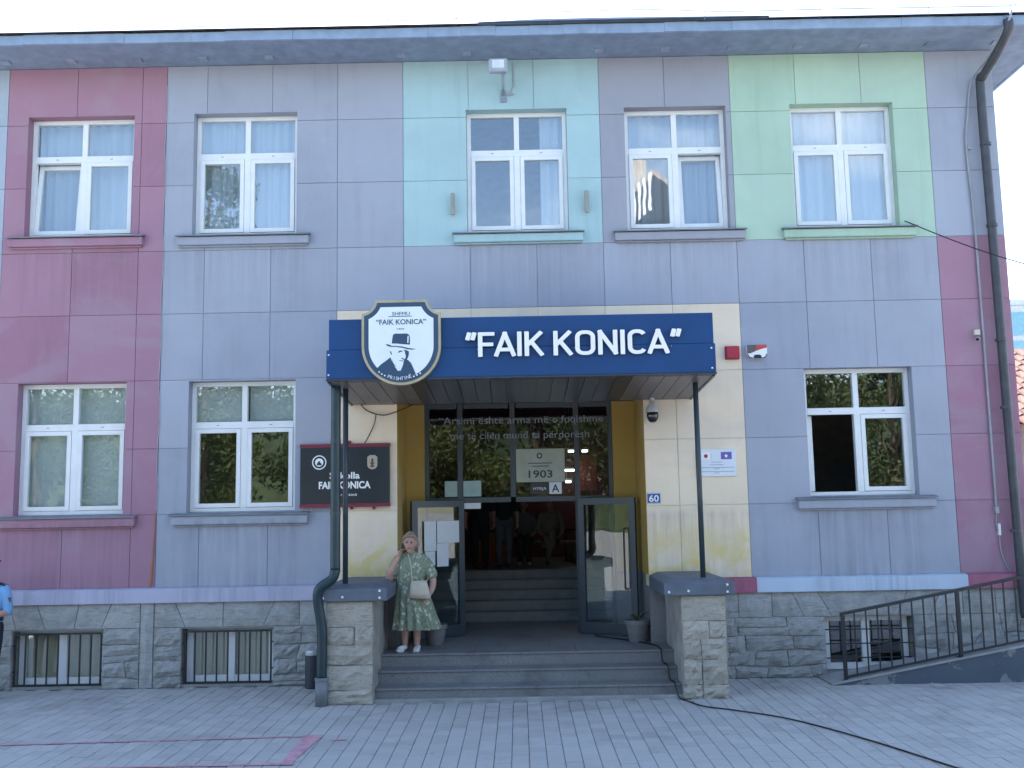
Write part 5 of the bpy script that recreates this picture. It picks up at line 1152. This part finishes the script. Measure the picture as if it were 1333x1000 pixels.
# generic clothed adult -----------------------------------------------------
def adult(x, y, z0, H, label, shirt, trousers, hair_m, skin, arms='down', sit=False, female=False, yawz=0, seat=.45, cap=False, cross=False):
    t = thing('person', label, 'person', (x, y, z0)); s = H/1.75
    def P(dx, dy, dz, *r):
        c, n = math.cos(yawz), math.sin(yawz); return (x+(dx*c-dy*n)*s, y+(dx*n+dy*c)*s, z0+dz*s, *[q*s for q in r])
    dz = (seat/s-.90) if sit else 0
    hc = P(0,-.01,1.63+dz)
    ch = head_chains(hc[:3], 1.03*s); ch.append([P(0,0,1.53+dz,.055,.055), P(0,.01,1.44+dz,.062,.06), P(0,.015,1.36+dz,.11,.09)])
    tor = [P(0,.015,1.42+dz,.15,.075), P(0,.015,1.34+dz,.19,.105), P(0,.01,1.2+dz,.175,.115), P(0,.01,1.04+dz,.155,.105), P(0,.01,.94+dz,.165,.115)]
    ch.append(tor)
    def arm(sd):
        if arms == 'front': return [P(sd*.185,.015,1.40+dz,.058), P(sd*.245,.0,1.25+dz,.05), P(sd*.26,-.02,1.12+dz,.044), P(sd*.16,-.17,1.09+dz,.037), P(sd*.07,-.22,1.09+dz,.028)], ((-sd,-.35,0), (0,.5,-.5))
        if sit: return [P(sd*.185,.015,1.40+dz,.055), P(sd*.24,-.02,1.22+dz,.048), P(sd*.24,-.08,1.10+dz,.043), P(sd*.17,-.24,1.02+dz,.034), P(sd*.13,-.32,1.01+dz,.027)], ((-sd*.2,-1,-.1), (0,0,-1))
        return [P(sd*.185,.015,1.40+dz,.058), P(sd*.235,.01,1.25+dz,.05), P(sd*.255,.0,1.10+dz,.044), P(sd*.265,-.04,.95+dz,.036), P(sd*.265,-.07,.85+dz,.028)], ((0,-.15,-1), (-sd,0,0))
    legs = []
    for sd in (-1, 1):
        a, (di, pn) = arm(sd); ch.append(a); c, n = math.cos(yawz), math.sin(yawz); rot = lambda q: (q[0]*c-q[1]*n, q[0]*n+q[1]*c, q[2])
        ch += hand(a[-1][:3], rot(di), rot(pn), .95*s, .55, 1 if sd > 0 else -1)
        if sit:
            kz = .50 if not (cross and sd > 0) else .62; kx = sd*.10 if not (cross and sd > 0) else .02
            foot = P(kx if not (cross and sd > 0) else -.16, -.44, .06 if not (cross and sd > 0) else .36)
            lg = [P(sd*.09,.0,.90+dz,.10), P(sd*.09,-.22,.52,.082), P(kx,-.44,kz,.058), P((kx+foot[0]/s-x/s)/2 if False else kx*.6,-.46,kz*.6,.05), (*foot, .036*s)]
        else: lg = [P(sd*.085,.01,.92,.095), P(sd*.09,.0,.70,.082), P(sd*.095,-.005,.49,.058), P(sd*.095,.01,.33,.054), P(sd*.095,.02,.08,.036)]
        legs.append(lg); ch.append(lg)
    organic('body', ch, skin, t, .010*s, 2); face_parts(hc[:3], 1.03*s, t) if yawz == 0 else None
    infl = lambda L_, d: [(*q[:3], *[r+d for r in q[3:]]) for q in L_]
    if not cross or True:
        sl = [infl(arm(sd)[0][:3] if arms != 'long' else arm(sd)[0][:5], .014) for sd in (-1, 1)]
        organic('shirt', [infl(tor, .018)]+sl, shirt, t, .012, 2)
    organic('trousers', [infl(l, .016) for l in legs]+[[P(0,.01,1.0+dz,.165,.12), P(0,.01,.90+dz,.165,.125)]], trousers, t, .012, 2)
    for l in legs:
        f = l[-1]; c, n = math.cos(yawz), math.sin(yawz); fx, fy, fz = f[0], f[1], max(z0+.03, f[2]-.045)
        organic('shoe', [[(fx+.05*n,fy+.05*c,fz+.012,.038,.036), (fx-.04*-n*-1,fy-.05*c,fz+.008,.044,.032), (fx+.14*n,fy-.15*c,fz,.040,.022)]], BLKM if not female else SHOEW, t, .01, 2)
    x1, y1, z1 = hc[:3]
    organic('hair', [[(x1,y1+.03,z1+.10*s,.05,.06), (x1,y1+.028,z1+.06*s,.083,.096), (x1,y1+.045,z1,.082,.082)]+([(x1,y1+.06,z1-.12,.08,.05),(x1,y1+.07,z1-.22,.06,.035)] if female else [(x1,y1+.05,z1-.05,.066,.05)])], hair_m, t, .010, 2)
    return t, P, hc
cp, CP, chc = adult(-7.02, -.62, .0, 1.76, 'police officer in light blue shirt and dark cap at the left edge', BLUESH, NAVYC, HAIRD, SKIN, arms='front')
x1, y1, z1 = chc[:3]
q = MB(); q.lathe([(.088, z1+.055), (.092, z1+.10), (.125, z1+.135), (.12, z1+.15), (.02, z1+.155)], (x1, y1+.01, 0), 20); q.build('cap', NAVYC, cp, smooth=True)
q = MB(); q.add([(x1-.085,y1-.06,z1+.065),(x1-.06,y1-.15,z1+.045),(x1+.06,y1-.15,z1+.045),(x1+.085,y1-.06,z1+.065),(x1-.085,y1-.06,z1+.072),(x1-.06,y1-.15,z1+.052),(x1+.06,y1-.15,z1+.052),(x1+.085,y1-.06,z1+.072)], [(0,1,2,3),(7,6,5,4),(0,4,5,1),(1,5,6,2),(2,6,7,3)]); q.build('cap_peak', BLKM, cp)
for sd in (-1, 1):
    q = MB(); q.add([CP(sd*.10,-.05,1.475),CP(sd*.215,-.045,1.445),CP(sd*.215,.06,1.445),CP(sd*.10,.06,1.475),CP(sd*.10,-.05,1.49),CP(sd*.22,-.045,1.46),CP(sd*.22,.06,1.46),CP(sd*.10,.06,1.49)], [(0,3,2,1),(4,5,6,7),(0,1,5,4),(1,2,6,5),(2,3,7,6),(3,0,4,7)]); q.build('epaulette', NAVYC, cp)
    q = MB(); q.box(*(lambda c: (c[0]-.035, c[0]+.035, c[1]-.004, c[1]+.004, c[2]-.03, c[2]+.03))(CP(sd*.275,-.045,1.27))); q.build('sleeve_badge', SRED, cp)
q = MB(); q.lathe([(.178, 1.0), (.182, 1.05)], (-7.02, -.61, 0), 20); q.build('belt', BLKM, cp)
HZ = 1.245
adult(-.74, 4.75, HZ, 1.72, 'person in black standing at the left inside the dark hall', DARKC, DARKC, HAIRD, SKIND)
adult(-.30, 5.0, HZ, 1.70, 'person in black top and grey trousers standing inside the dark hall', DARKC, GREYC, HAIRD, SKIND)
be = thing('hall_bench', 'low wooden bench inside the dark entrance hall', 'bench', (.35, 6.0, HZ)); B('seat', M('bench_wood', (.14,.08,.04), .6), be, -.4, 1.2, 5.85, 6.3, HZ+.40, HZ+.44)
for x in (-.3, 1.05): B('leg', BLKM, be, x, x+.05, 5.9, 6.25, HZ+.001, HZ+.40)
adult(.08, 6.05, HZ, 1.66, 'person with long hair seated on the bench in the dark hall', GREYC, DARKC, HAIRD, SKIND, sit=True, female=True)
adult(.62, 6.05, HZ, 1.70, 'person in pale trousers seated with crossed legs in the dark hall', KHAKI, KHAKI, HAIRD, SKIND, sit=True, cross=True)
bx_ = thing('orange_crate', 'orange box standing on the hall floor behind the standing people', 'box', (-.6, 7.2, HZ)); B('case', ORANGE, bx_, -1.0, -.25, 7.0, 7.5, HZ+.002, HZ+.55, bevel=.01); B('lid', M('orange_lid', (.38,.13,.04), .6), bx_, -1.02, -.23, 6.98, 7.52, HZ+.551, HZ+.58)
cbn = thing('low_cabinet', 'low brown cabinet at the right inside the dark hall', 'cabinet', (1.3, 7.2, HZ)); B('case', M('cabinet_brown', (.18,.09,.06), .6), cbn, .95, 1.75, 7.0, 7.5, HZ+.002, HZ+.62, bevel=.01); B('top', DARKC, cbn, .93, 1.77, 6.97, 7.52, HZ+.621, HZ+.65)
for x, w_, m_ in ((.35, .5, M('poster_red', (.35,.06,.07), .7)), (1.35, .4, M('poster_rose', (.40,.10,.08), .7))):
    o = MB().box(x, x+w_, 8.57, 8.595, 2.7, 3.5).build('wall_poster', m_); tag(o, 'dull red poster on the hall back wall, %s' % ('nearer the middle' if x < 1 else 'nearer the right mullion'), 'poster')
print('panels', npan)
